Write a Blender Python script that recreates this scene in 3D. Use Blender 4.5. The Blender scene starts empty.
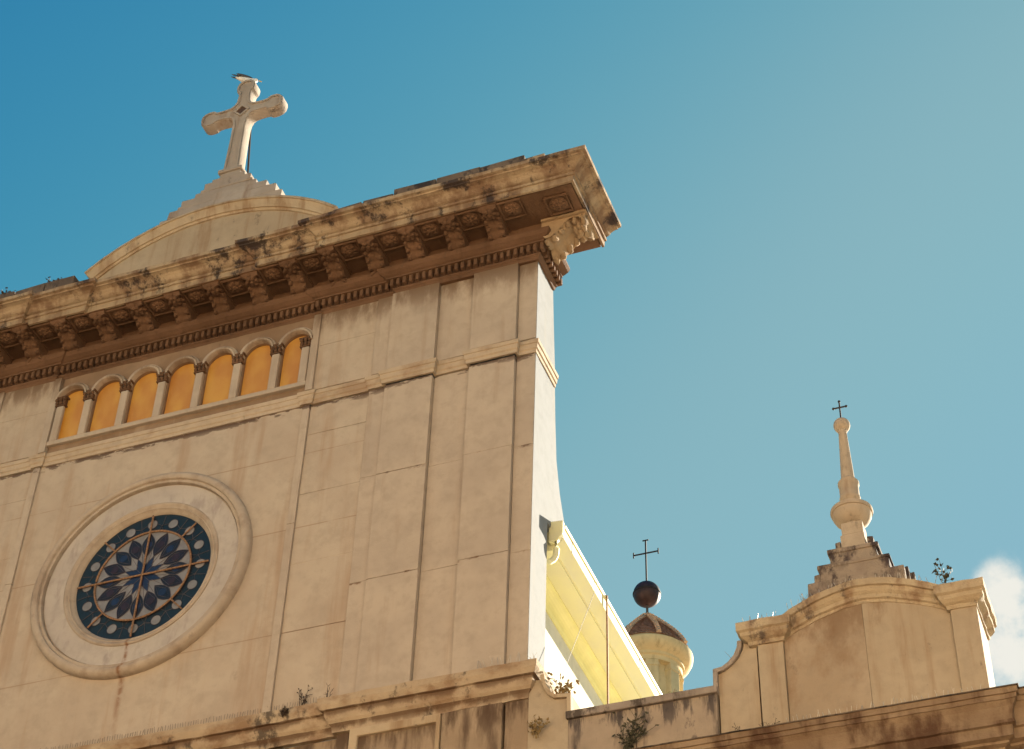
import bpy, bmesh, math, random
from mathutils import Vector, Matrix, noise
from math import sin, cos, pi, radians, sqrt, atan2, hypot
random.seed(7)
SC = bpy.context.scene
COL = SC.collection

# ------------------------------------------------------------------ camera
F, PITCH, YAW, ROLL = 1929.58, 0.732571, 0.384133, 0.037044
cam_d = bpy.data.cameras.new('camera')
cam = bpy.data.objects.new('camera', cam_d)
COL.objects.link(cam)
cam_d.sensor_width = 36.0
cam_d.lens = F * 36.0 / 1024.0
cam_d.clip_start = 0.1
cam_d.clip_end = 4000
fw = Vector((-sin(YAW) * cos(PITCH), cos(YAW) * cos(PITCH), sin(PITCH)))
rt = Vector((cos(YAW), sin(YAW), 0))
up = rt.cross(fw)
r2 = rt * cos(ROLL) + up * sin(ROLL)
u2 = -rt * sin(ROLL) + up * cos(ROLL)
m = Matrix((r2, u2, -fw)).transposed().to_4x4()
m.translation = Vector((13.95, -20.0, 1.6))
cam.matrix_world = m
SC.camera = cam

# ------------------------------------------------------------------ sun and sky
S = Vector((0.315, 0.875, 0.37)).normalized()          # towards the sun: behind the church, to the right
SUN_EL = math.asin(S.z)
SUN_AZ = atan2(S.x, S.y)                               # from +Y towards +X
sun_d = bpy.data.lights.new('sun', 'SUN')
sun_d.energy = 5.0
sun_d.angle = radians(0.53)
sun_d.color = (1.0, 0.88, 0.70)
sun = bpy.data.objects.new('sun', sun_d)
COL.objects.link(sun)
sun.location = S * 80
sun.rotation_euler = S.to_track_quat('Z', 'Y').to_euler()

W = bpy.data.worlds.new('World')
SC.world = W
W.use_nodes = True
wn, wl = W.node_tree.nodes, W.node_tree.links
wn.clear()
w_out = wn.new('ShaderNodeOutputWorld')
w_bg = wn.new('ShaderNodeBackground')
sky = wn.new('ShaderNodeTexSky')
sky.sky_type = 'NISHITA'
sky.sun_disc = False
sky.sun_elevation = SUN_EL
sky.sun_rotation = SUN_AZ
sky.altitude = 20
sky.air_density = 1.0
sky.dust_density = 1.2
sky.ozone_density = 2.0
SKY_STRENGTH = 0.06
EXPOSURE = 2.05
w_bg.inputs['Strength'].default_value = SKY_STRENGTH
# the deep teal grade of this sky: per-channel gain and contrast on the sky texture
w_sep = wn.new('ShaderNodeSeparateColor'); w_com = wn.new('ShaderNodeCombineColor')
wl.new(sky.outputs['Color'], w_sep.inputs['Color'])
for ch, ref, gain, k, top in (('Red', 1.81, 2.1, 3.7, 1.0), ('Green', 2.48, 4.9, 2.4, 1.93), ('Blue', 3.87, 4.5, 1.1, 2.5)):
    dv = wn.new('ShaderNodeMath'); dv.operation = 'DIVIDE'; dv.inputs[1].default_value = ref
    pw = wn.new('ShaderNodeMath'); pw.operation = 'POWER'; pw.inputs[1].default_value = k
    ml = wn.new('ShaderNodeMath'); ml.operation = 'MULTIPLY'; ml.inputs[1].default_value = gain
    # soft shoulder: top * (1 - exp(-x / top))
    d2 = wn.new('ShaderNodeMath'); d2.operation = 'DIVIDE'; d2.inputs[1].default_value = -top
    ex = wn.new('ShaderNodeMath'); ex.operation = 'EXPONENT'
    sb = wn.new('ShaderNodeMath'); sb.operation = 'SUBTRACT'; sb.inputs[0].default_value = 1.0
    mt_ = wn.new('ShaderNodeMath'); mt_.operation = 'MULTIPLY'; mt_.inputs[1].default_value = top
    wl.new(w_sep.outputs[ch], dv.inputs[0]); wl.new(dv.outputs[0], pw.inputs[0]); wl.new(pw.outputs[0], ml.inputs[0])
    wl.new(ml.outputs[0], d2.inputs[0]); wl.new(d2.outputs[0], ex.inputs[0]); wl.new(ex.outputs[0], sb.inputs[1])
    wl.new(sb.outputs[0], mt_.inputs[0]); wl.new(mt_.outputs[0], w_com.inputs[ch])
# a puff of cloud low on the right, laid out by direction in the sky
w_tc = wn.new('ShaderNodeTexCoord')
w_noise = wn.new('ShaderNodeTexNoise'); w_noise.inputs['Scale'].default_value = 38
w_noise.inputs['Detail'].default_value = 7; w_noise.inputs['Roughness'].default_value = 0.6
wl.new(w_tc.outputs['Generated'], w_noise.inputs['Vector'])
def w_puff(dirv, r0, r1):
    d = wn.new('ShaderNodeVectorMath'); d.operation = 'DISTANCE'
    wl.new(w_tc.outputs['Generated'], d.inputs[0]); d.inputs[1].default_value = dirv
    mr = wn.new('ShaderNodeMapRange'); mr.interpolation_type = 'SMOOTHSTEP'
    mr.inputs['From Min'].default_value = r1; mr.inputs['From Max'].default_value = r0
    wl.new(d.outputs['Value'], mr.inputs['Value'])
    return mr.outputs['Result']
def w_math(op, a, b):
    n = wn.new('ShaderNodeMath'); n.operation = op
    for i, v in enumerate((a, b)):
        if isinstance(v, (int, float)): n.inputs[i].default_value = v
        else: wl.new(v, n.inputs[i])
    return n.outputs[0]
def pix_dir(x, y):
    v = r2 * ((x - 512) / F) + u2 * (-(y - 374.5) / F) + fw
    return v.normalized()
CLOUD_DIRS = [(pix_dir(1022, 632), 0.0, 0.052), (pix_dir(1085, 645), 0.0, 0.07), (pix_dir(1004, 600), 0.0, 0.030)]
cl = None
for dv, a, b in CLOUD_DIRS:
    o = w_puff(dv, a, b)
    cl = o if cl is None else w_math('MAXIMUM', cl, o)
nz = w_math('MULTIPLY', w_math('SUBTRACT', w_noise.outputs['Fac'], 0.5), 2.6)
cm = wn.new('ShaderNodeMapRange'); cm.interpolation_type = 'SMOOTHSTEP'
cm.inputs['From Min'].default_value = 0.12; cm.inputs['From Max'].default_value = 0.95
wl.new(w_math('ADD', cl, w_math('MULTIPLY', nz, w_math('POWER', cl, 0.5))), cm.inputs['Value'])
w_cl = wn.new('ShaderNodeMix'); w_cl.data_type = 'RGBA'
wl.new(cm.outputs['Result'], w_cl.inputs['Factor'])
wl.new(w_com.outputs['Color'], w_cl.inputs['A'])
w_cl.inputs['B'].default_value = (3.5, 3.45, 3.15, 1)
wl.new(w_cl.outputs['Result'], w_bg.inputs['Color'])
wl.new(w_bg.outputs['Background'], w_out.inputs['Surface'])

SC.view_settings.view_transform = 'Standard'
SC.view_settings.look = 'None'
SC.view_settings.gamma = 1.0
SC.view_settings.exposure = EXPOSURE
SC.view_settings.use_curve_mapping = False

# ------------------------------------------------------------------ materials
def new_mat(name):
    mt = bpy.data.materials.new(name); mt.use_nodes = True
    n = mt.node_tree.nodes; n.clear()
    out = n.new('ShaderNodeOutputMaterial'); b = n.new('ShaderNodeBsdfPrincipled')
    mt.node_tree.links.new(b.outputs[0], out.inputs['Surface'])
    return mt, n, mt.node_tree.links, b

def noise_node(n, l, pos, scale, detail=5, rough=0.55, stretch=None, off=0.0):
    mp = n.new('ShaderNodeMapping')
    mp.inputs['Scale'].default_value = stretch or (1, 1, 1)
    mp.inputs['Location'].default_value = (off, off * 1.7, off * 0.6)
    l.new(pos, mp.inputs['Vector'])
    t = n.new('ShaderNodeTexNoise')
    t.inputs['Scale'].default_value = scale; t.inputs['Detail'].default_value = detail
    t.inputs['Roughness'].default_value = rough
    l.new(mp.outputs['Vector'], t.inputs['Vector'])
    return t.outputs['Fac']

def ramp(n, l, fac, lo, hi, smooth=True):
    r = n.new('ShaderNodeMapRange')
    if smooth: r.interpolation_type = 'SMOOTHSTEP'
    r.inputs['From Min'].default_value = lo; r.inputs['From Max'].default_value = hi
    l.new(fac, r.inputs['Value'])
    return r.outputs['Result']

def mul(n, l, a, b):
    k = n.new('ShaderNodeMath'); k.operation = 'MULTIPLY'
    for i, v in enumerate((a, b)):
        if isinstance(v, (int, float)): k.inputs[i].default_value = v
        else: l.new(v, k.inputs[i])
    return k.outputs[0]

def mixc(n, l, fac, a, b):
    k = n.new('ShaderNodeMix'); k.data_type = 'RGBA'
    if isinstance(fac, (int, float)): k.inputs['Factor'].default_value = fac
    else: l.new(fac, k.inputs['Factor'])
    for nm, v in (('A', a), ('B', b)):
        if isinstance(v, tuple): k.inputs[nm].default_value = (*v, 1)
        else: l.new(v, k.inputs[nm])
    return k.outputs['Result']

def stone(name, base, alt, stain=(0.16, 0.085, 0.04), grime=(0.06, 0.045, 0.035), stain_amt=0.5, grime_amt=0.4,
          grime_lo=0.6, stain_lo=0.52, bump=0.25, speck=0.5, rough=0.88, streak=(4, 4, 0.35), off=0.0, bands=(), drip=None):
    mt, n, l, b = new_mat(name)
    g = n.new('ShaderNodeNewGeometry'); pos = g.outputs['Position']
    big = noise_node(n, l, pos, 0.9, 6, 0.6, None, off)
    c = mixc(n, l, ramp(n, l, big, 0.34, 0.66), base, alt)
    mid = noise_node(n, l, pos, 5.0, 7, 0.65, None, off + 3)
    c = mixc(n, l, mul(n, l, ramp(n, l, mid, 0.42, 0.72), 0.5), c, tuple(v * 0.72 for v in base))
    st = noise_node(n, l, pos, 1.0, 5, 0.62, streak, off + 9)
    c = mixc(n, l, mul(n, l, ramp(n, l, st, stain_lo, stain_lo + 0.2), stain_amt), c, stain)
    gr = noise_node(n, l, pos, 2.2, 9, 0.72, (1, 1, 0.6), off + 17)
    c = mixc(n, l, mul(n, l, ramp(n, l, gr, grime_lo, grime_lo + 0.1), grime_amt), c, grime)
    if bands:
        sx = n.new('ShaderNodeSeparateXYZ'); l.new(pos, sx.inputs[0])
        for za, zb, lo, hi, amt, colr, scl, stre in bands:
            # runs of dirt washed down from a ledge or a joint at zb, fading out by za
            ns = noise_node(n, l, pos, scl, 7, 0.65, stre, off + za)
            zf = ramp(n, l, sx.outputs['Z'], za, zb)
            cut = n.new('ShaderNodeMath'); cut.operation = 'LESS_THAN'; cut.inputs[1].default_value = zb + 0.012
            l.new(sx.outputs['Z'], cut.inputs[0])
            ad = n.new('ShaderNodeMath'); ad.operation = 'MULTIPLY_ADD'; l.new(zf, ad.inputs[0]); ad.inputs[1].default_value = 0.30
            l.new(ns, ad.inputs[2])
            mk = mul(n, l, mul(n, l, ramp(n, l, ad.outputs[0], lo, hi), zf), cut.outputs[0])
            c = mixc(n, l, mul(n, l, mk, amt), c, colr)
    if drip:
        sp_ = n.new('ShaderNodeSeparateXYZ'); l.new(pos, sp_.inputs[0])
        wob = n.new('ShaderNodeMath'); wob.operation = 'MULTIPLY_ADD'; l.new(noise_node(n, l, pos, 3.0, 4), wob.inputs[0])
        wob.inputs[1].default_value = 0.07; wob.inputs[2].default_value = -drip[0] - 0.035
        dx_ = n.new('ShaderNodeMath'); dx_.operation = 'ADD'; l.new(sp_.outputs['X'], dx_.inputs[0]); l.new(wob.outputs[0], dx_.inputs[1])
        ab = n.new('ShaderNodeMath'); ab.operation = 'ABSOLUTE'; l.new(dx_.outputs[0], ab.inputs[0])
        mk = mul(n, l, mul(n, l, ramp(n, l, ab.outputs[0], drip[1], 0.0), ramp(n, l, noise_node(n, l, pos, 9.0, 5), 0.3, 0.6)), ramp(n, l, sp_.outputs['Z'], drip[2], drip[2] + 1.0))
        lt = n.new('ShaderNodeMath'); lt.operation = 'LESS_THAN'; lt.inputs[1].default_value = drip[3]; l.new(sp_.outputs['Z'], lt.inputs[0])
        c = mixc(n, l, mul(n, l, mul(n, l, mk, lt.outputs[0]), drip[4]), c, (0.20, 0.085, 0.035))
    fine = noise_node(n, l, pos, 34, 4, 0.7, None, off)
    c = mixc(n, l, mul(n, l, ramp(n, l, fine, 0.66, 0.71), speck * 0.6), c, tuple(v * 0.45 for v in base))
    l.new(c, b.inputs['Base Color'])
    b.inputs['Roughness'].default_value = rough
    b.inputs['Specular IOR Level'].default_value = 0.25
    f2 = noise_node(n, l, pos, 28, 6, 0.7, None, off)
    bp = n.new('ShaderNodeBump'); bp.inputs['Strength'].default_value = bump; bp.inputs['Distance'].default_value = 0.02
    l.new(f2, bp.inputs['Height']); l.new(bp.outputs['Normal'], b.inputs['Normal'])
    return mt

def plain(name, col, rough=0.6, metal=0.0, var=0.15, scale=8, bump=0.0, alt=None):
    mt, n, l, b = new_mat(name)
    g = n.new('ShaderNodeNewGeometry'); pos = g.outputs['Position']
    f = noise_node(n, l, pos, scale, 6, 0.6)
    c = mixc(n, l, ramp(n, l, f, 0.35, 0.68), col, alt or tuple(v * (1 - var) for v in col))
    l.new(c, b.inputs['Base Color'])
    b.inputs['Roughness'].default_value = rough; b.inputs['Metallic'].default_value = metal
    if bump:
        bp = n.new('ShaderNodeBump'); bp.inputs['Strength'].default_value = bump; bp.inputs['Distance'].default_value = 0.01
        l.new(noise_node(n, l, pos, scale * 5, 5), bp.inputs['Height']); l.new(bp.outputs['Normal'], b.inputs['Normal'])
    return mt

M = {}
RUN = (0.14, 0.085, 0.05); CRUST = (0.07, 0.035, 0.022)
UNDER_BED = (22.45, 23.36, 0.55, 0.82, 0.92, RUN, 1.0, (3.5, 3.5, 1.1))
UNDER_STRING = (21.12, 21.335, 0.70, 0.77, 0.9, CRUST, 2.6, (1.0, 1.0, 3.0))
JOINT_A = (19.36, 19.555, 0.80, 0.88, 0.85, (0.12, 0.07, 0.045), 1.6, (1, 1, 1.6))
JOINT_B = (17.50, 17.65, 0.82, 0.90, 0.85, (0.15, 0.08, 0.045), 1.7, (1, 1, 1.6))
JOINTS = tuple((z - 0.02, z, 0.66, 0.80, 0.55, (0.24, 0.15, 0.09), 1.2, (1, 1, 1)) for z in (17.05, 18.92, 20.35))
M['wall'] = stone('travertine_wall', (0.45, 0.365, 0.275), (0.40, 0.315, 0.235), stain=(0.30, 0.18, 0.10), stain_amt=0.45, stain_lo=0.5, grime_amt=0.3, grime_lo=0.66, bump=0.16, speck=1.0, streak=(3, 3, 0.25), bands=(UNDER_BED, UNDER_STRING) + JOINTS, drip=(-0.02, 0.07, 15.7, 16.9, 0.75))
M['slab'] = stone('travertine_slab', (0.44, 0.355, 0.27), (0.38, 0.305, 0.235), stain=(0.27, 0.18, 0.115), stain_amt=0.35, grime_amt=0.4, grime_lo=0.67, bump=0.16, speck=0.7, off=5, bands=(UNDER_BED, UNDER_STRING, JOINT_A, JOINT_B))
M['trim'] = stone('warm_trim_stone', (0.46, 0.355, 0.235), (0.40, 0.30, 0.19), stain=(0.22, 0.12, 0.055), stain_amt=0.6, stain_lo=0.48, grime_amt=0.75, grime_lo=0.6, bump=0.4, off=11)
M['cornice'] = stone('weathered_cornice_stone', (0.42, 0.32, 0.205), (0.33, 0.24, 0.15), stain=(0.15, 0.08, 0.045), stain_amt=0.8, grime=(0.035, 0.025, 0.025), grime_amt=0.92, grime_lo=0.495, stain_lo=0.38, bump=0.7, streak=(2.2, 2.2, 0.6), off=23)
M['carved'] = stone('shade_browned_carved_stone', (0.165, 0.09, 0.051), (0.11, 0.057, 0.03), stain=(0.07, 0.035, 0.018), stain_amt=0.6, grime_amt=0.5, bump=0.7, off=31)  # tan stone browned so the shade under the cornice sits in its colour
M['lit_carved'] = stone('lit_tan_carved_stone', (0.36, 0.25, 0.145), (0.27, 0.18, 0.10), stain=(0.12, 0.06, 0.03), stain_amt=0.6, grime_amt=0.6, grime_lo=0.56, bump=0.8, off=37)  # same carved stone, lighter colour for the end brackets seen in light
M['string'] = stone('string_course_stone', (0.46, 0.365, 0.265), (0.41, 0.315, 0.215), stain=(0.22, 0.12, 0.06), stain_amt=0.5, stain_lo=0.5, streak=(2, 2, 2), grime_amt=0.7, grime_lo=0.61, bump=0.35, off=13)
M['ledge'] = stone('ledge_stone', (0.45, 0.345, 0.23), (0.38, 0.28, 0.18), stain=(0.20, 0.105, 0.05), stain_amt=0.7, stain_lo=0.46, streak=(1.5, 1.5, 2), grime_amt=0.85, grime_lo=0.56, bump=0.6, off=15, bands=((15.34, 15.505, 0.62, 0.78, 0.8, (0.10, 0.05, 0.025), 1.0, (2.5, 2.5, 1.5)), (15.15, 15.33, 0.60, 0.78, 0.8, (0.10, 0.05, 0.025), 1.0, (2.5, 2.5, 1.5))))
M['cap'] = stone('eroded_cap_stone', (0.45, 0.35, 0.225), (0.37, 0.275, 0.17), stain=(0.19, 0.10, 0.05), stain_amt=0.7, stain_lo=0.47, streak=(3, 3, 1.5), grime=(0.07, 0.05, 0.045), grime_amt=0.85, grime_lo=0.545, bump=0.8, off=19)
M['marble'] = stone('veined_grey_marble', (0.45, 0.385, 0.32), (0.40, 0.34, 0.285), stain=(0.27, 0.22, 0.19), stain_amt=0.6, grime_amt=0.15, streak=(6, 6, 2.2), bump=0.06, rough=0.6, off=41, drip=(-0.03, 0.05, 16.2, 17.6, 0.9))
M['cross'] = stone('pale_cross_stone', (0.40, 0.34, 0.28), (0.32, 0.265, 0.215), stain=(0.2, 0.12, 0.07), stain_amt=0.6, grime_amt=0.7, grime_lo=0.58, bump=0.4, off=51)
M['grey'] = stone('grey_lichen_stone', (0.34, 0.275, 0.22), (0.25, 0.20, 0.16), stain=(0.10, 0.075, 0.06), stain_amt=0.6, grime_amt=0.9, grime_lo=0.52, bump=0.6, off=61)
M['crust'] = stone('black_crusted_stone', (0.16, 0.12, 0.09), (0.09, 0.065, 0.05), stain=(0.34, 0.25, 0.16), stain_amt=0.7, stain_lo=0.56, streak=(2, 2, 1), grime=(0.03, 0.025, 0.025), grime_amt=0.9, grime_lo=0.5, bump=0.8, off=67)
M['attic'] = stone('ochre_attic_plaster', (0.40, 0.315, 0.215), (0.35, 0.27, 0.18), stain=(0.24, 0.14, 0.07), stain_amt=0.55, stain_lo=0.5, grime_amt=0.5, grime_lo=0.60, bump=0.35, off=71, speck=0.9, bands=((14.7, 15.95, 0.70, 0.86, 0.6, (0.17, 0.09, 0.04), 1.0, (3, 3, 1.2)),))
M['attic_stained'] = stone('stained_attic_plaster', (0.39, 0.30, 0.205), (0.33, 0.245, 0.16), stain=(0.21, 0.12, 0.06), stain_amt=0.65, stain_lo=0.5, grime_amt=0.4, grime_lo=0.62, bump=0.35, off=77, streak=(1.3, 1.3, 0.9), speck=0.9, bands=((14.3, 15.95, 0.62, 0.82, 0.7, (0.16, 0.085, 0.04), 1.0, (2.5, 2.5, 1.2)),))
M['spire'] = stone('pale_spire_stone', (0.42, 0.335, 0.24), (0.36, 0.28, 0.20), stain=(0.2, 0.12, 0.07), stain_amt=0.5, grime_amt=0.5, grime_lo=0.6, bump=0.25, off=79, streak=(6, 6, 1.5))
M['rough'] = stone('rough_blotched_stone', (0.33, 0.26, 0.19), (0.24, 0.18, 0.135), stain=(0.08, 0.055, 0.05), stain_amt=0.8, stain_lo=0.5, streak=(4, 4, 2), grime=(0.05, 0.035, 0.035), grime_amt=0.95, grime_lo=0.46, bump=1.0, off=87)
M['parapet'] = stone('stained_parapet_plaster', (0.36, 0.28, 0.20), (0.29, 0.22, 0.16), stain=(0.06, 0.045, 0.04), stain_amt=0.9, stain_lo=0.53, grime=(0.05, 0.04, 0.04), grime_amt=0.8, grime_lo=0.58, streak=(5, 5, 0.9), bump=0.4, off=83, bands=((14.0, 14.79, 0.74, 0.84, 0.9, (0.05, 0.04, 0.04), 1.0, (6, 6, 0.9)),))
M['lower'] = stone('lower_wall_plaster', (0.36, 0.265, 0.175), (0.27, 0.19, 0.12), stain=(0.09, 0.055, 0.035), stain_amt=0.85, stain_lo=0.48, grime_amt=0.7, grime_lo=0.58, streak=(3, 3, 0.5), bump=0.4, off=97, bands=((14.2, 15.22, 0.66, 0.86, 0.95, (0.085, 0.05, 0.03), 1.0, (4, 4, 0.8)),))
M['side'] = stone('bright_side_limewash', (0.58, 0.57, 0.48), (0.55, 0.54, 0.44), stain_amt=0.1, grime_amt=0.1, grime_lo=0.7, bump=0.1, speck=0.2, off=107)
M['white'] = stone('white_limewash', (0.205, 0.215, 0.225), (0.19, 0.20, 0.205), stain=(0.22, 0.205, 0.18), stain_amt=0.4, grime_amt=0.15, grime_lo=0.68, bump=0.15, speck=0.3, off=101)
M['wingc'] = stone('brown_wing_cornice_stone', (0.30, 0.21, 0.13), (0.19, 0.12, 0.07), stain=(0.075, 0.035, 0.018), stain_amt=0.9, stain_lo=0.44, streak=(2.5, 2.5, 0.8), grime=(0.05, 0.03, 0.025), grime_amt=0.7, grime_lo=0.58, bump=0.6, off=131)
M['ring'] = stone('rose_ring_stone', (0.43, 0.345, 0.26), (0.37, 0.295, 0.225), stain=(0.24, 0.17, 0.12), stain_amt=0.5, stain_lo=0.47, streak=(3, 3, 3), grime_amt=0.35, grime_lo=0.62, bump=0.2, off=141, drip=(-0.03, 0.06, 16.0, 17.6, 0.9))
M['spandrel'] = stone('brown_spandrel_stone', (0.27, 0.18, 0.115), (0.20, 0.125, 0.075), stain=(0.36, 0.28, 0.2), stain_amt=0.5, stain_lo=0.56, grime_amt=0.4, bump=0.4, off=151)
M['eave'] = plain('pale_yellow_eave_paint', (0.70, 0.66, 0.36), 0.55, 0, 0.12, 2.5, alt=(0.66, 0.62, 0.38))
M['cove'] = plain('bright_yellow_cove_paint', (0.74, 0.69, 0.29), 0.5, 0, 0.1, 3)
M['drum'] = stone('cream_lantern_stucco', (0.74, 0.60, 0.33), (0.68, 0.54, 0.29), stain=(0.25, 0.15, 0.06), stain_amt=0.45, grime_amt=0.3, bump=0.2, off=113)
M['tile'] = plain('brown_roof_tile', (0.38, 0.19, 0.105), 0.8, 0, 0.5, 12, 0.4)
M['tile_rib'] = plain('pale_hip_tile', (0.74, 0.50, 0.32), 0.8, 0, 0.4, 14, 0.4)
M['iron'] = plain('dark_iron', (0.025, 0.018, 0.016), 0.75, 0.0, 0.4, 20)
M['ball'] = plain('tarnished_copper', (0.075, 0.038, 0.034), 0.5, 0.35, 0.4, 5)
M['rust'] = plain('rusty_tan_iron', (0.30, 0.16, 0.08), 0.7, 0.1, 0.5, 30)
M['wire'] = plain('grey_wire', (0.12, 0.10, 0.08), 0.6, 0.2, 0.3, 20)
M['spike'] = plain('steel_spike_wire', (0.50, 0.44, 0.36), 0.4, 0.6, 0.3, 20)
M['dry'] = plain('dry_weed_stalk', (0.30, 0.20, 0.08), 0.85, 0, 0.4, 30)
M['weed'] = plain('dark_green_weed', (0.065, 0.058, 0.03), 0.8, 0, 0.5, 30)
M['deadweed'] = plain('dark_dead_weed', (0.07, 0.045, 0.03), 0.85, 0, 0.4, 30)
M['gull_white'] = plain('white_feather', (0.75, 0.72, 0.66), 0.75, 0, 0.06, 20)
M['gull_dark'] = plain('slate_feather', (0.07, 0.07, 0.075), 0.7, 0, 0.3, 20)
M['gull_bill'] = plain('yellow_bill', (0.55, 0.35, 0.05), 0.5)
M['navy'] = plain('navy_glass', (0.008, 0.009, 0.018), 0.4, 0, 0.4, 14)
M['teal'] = plain('teal_glass', (0.007, 0.013, 0.019), 0.4, 0, 0.4, 18)
M['blue'] = plain('deep_blue_glass', (0.010, 0.018, 0.055), 0.4, 0, 0.4, 18)
M['plum'] = plain('plum_glass', (0.012, 0.008, 0.016), 0.4, 0, 0.5, 9)
M['maroon'] = plain('maroon_glass', (0.028, 0.010, 0.014), 0.4, 0, 0.4, 18)
M['pale'] = plain('milky_grey_glass', (0.22, 0.205, 0.20), 0.3, 0, 0.25, 6)
M['lead'] = plain('grey_leading', (0.11, 0.085, 0.085), 0.6, 0.2, 0.3, 30)
M['roofing'] = plain('pale_terrace_roofing', (0.66, 0.60, 0.48), 0.9, 0, 0.25, 2, 0.2)
M['pan_tile'] = plain('terracotta_pantile', (0.30, 0.15, 0.08), 0.85, 0, 0.35, 3, 0.3)
M['paving'] = plain('basalt_paving', (0.13, 0.11, 0.09), 0.85, 0, 0.3, 0.8, 0.2)
M['recess_shade'] = plain('dark_recess_shade', (0.10, 0.05, 0.025), 0.7, 0, 0.5, 25)  # dark colour for the shade inside the cross's diamond hole

def amber():
    mt = bpy.data.materials.new('amber_alabaster'); mt.use_nodes = True
    n, l = mt.node_tree.nodes, mt.node_tree.links; n.clear()
    out = n.new('ShaderNodeOutputMaterial')
    g = n.new('ShaderNodeNewGeometry')
    f = noise_node(n, l, g.outputs['Position'], 2.6, 6, 0.6, (1, 1, 0.6), 2)
    c = mixc(n, l, ramp(n, l, f, 0.36, 0.66), AMBER_A, AMBER_B)
    tr = n.new('ShaderNodeBsdfTranslucent'); l.new(c, tr.inputs['Color'])
    df = n.new('ShaderNodeBsdfDiffuse'); df.inputs['Color'].default_value = (0.50, 0.33, 0.12, 1)
    gl = n.new('ShaderNodeBsdfGlossy'); gl.inputs['Roughness'].default_value = 0.35
    gl.inputs['Color'].default_value = (0.5, 0.5, 0.5, 1)
    m1 = n.new('ShaderNodeMixShader'); m1.inputs[0].default_value = 0.45
    l.new(tr.outputs[0], m1.inputs[1]); l.new(df.outputs[0], m1.inputs[2])
    m2 = n.new('ShaderNodeMixShader'); m2.inputs[0].default_value = 0.06
    l.new(m1.outputs[0], m2.inputs[1]); l.new(gl.outputs[0], m2.inputs[2])
    l.new(m2.outputs[0], out.inputs['Surface'])
    return mt
AMBER_A, AMBER_B = (0.33, 0.165, 0.026), (0.40, 0.265, 0.08)
M['amber'] = amber()

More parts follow.
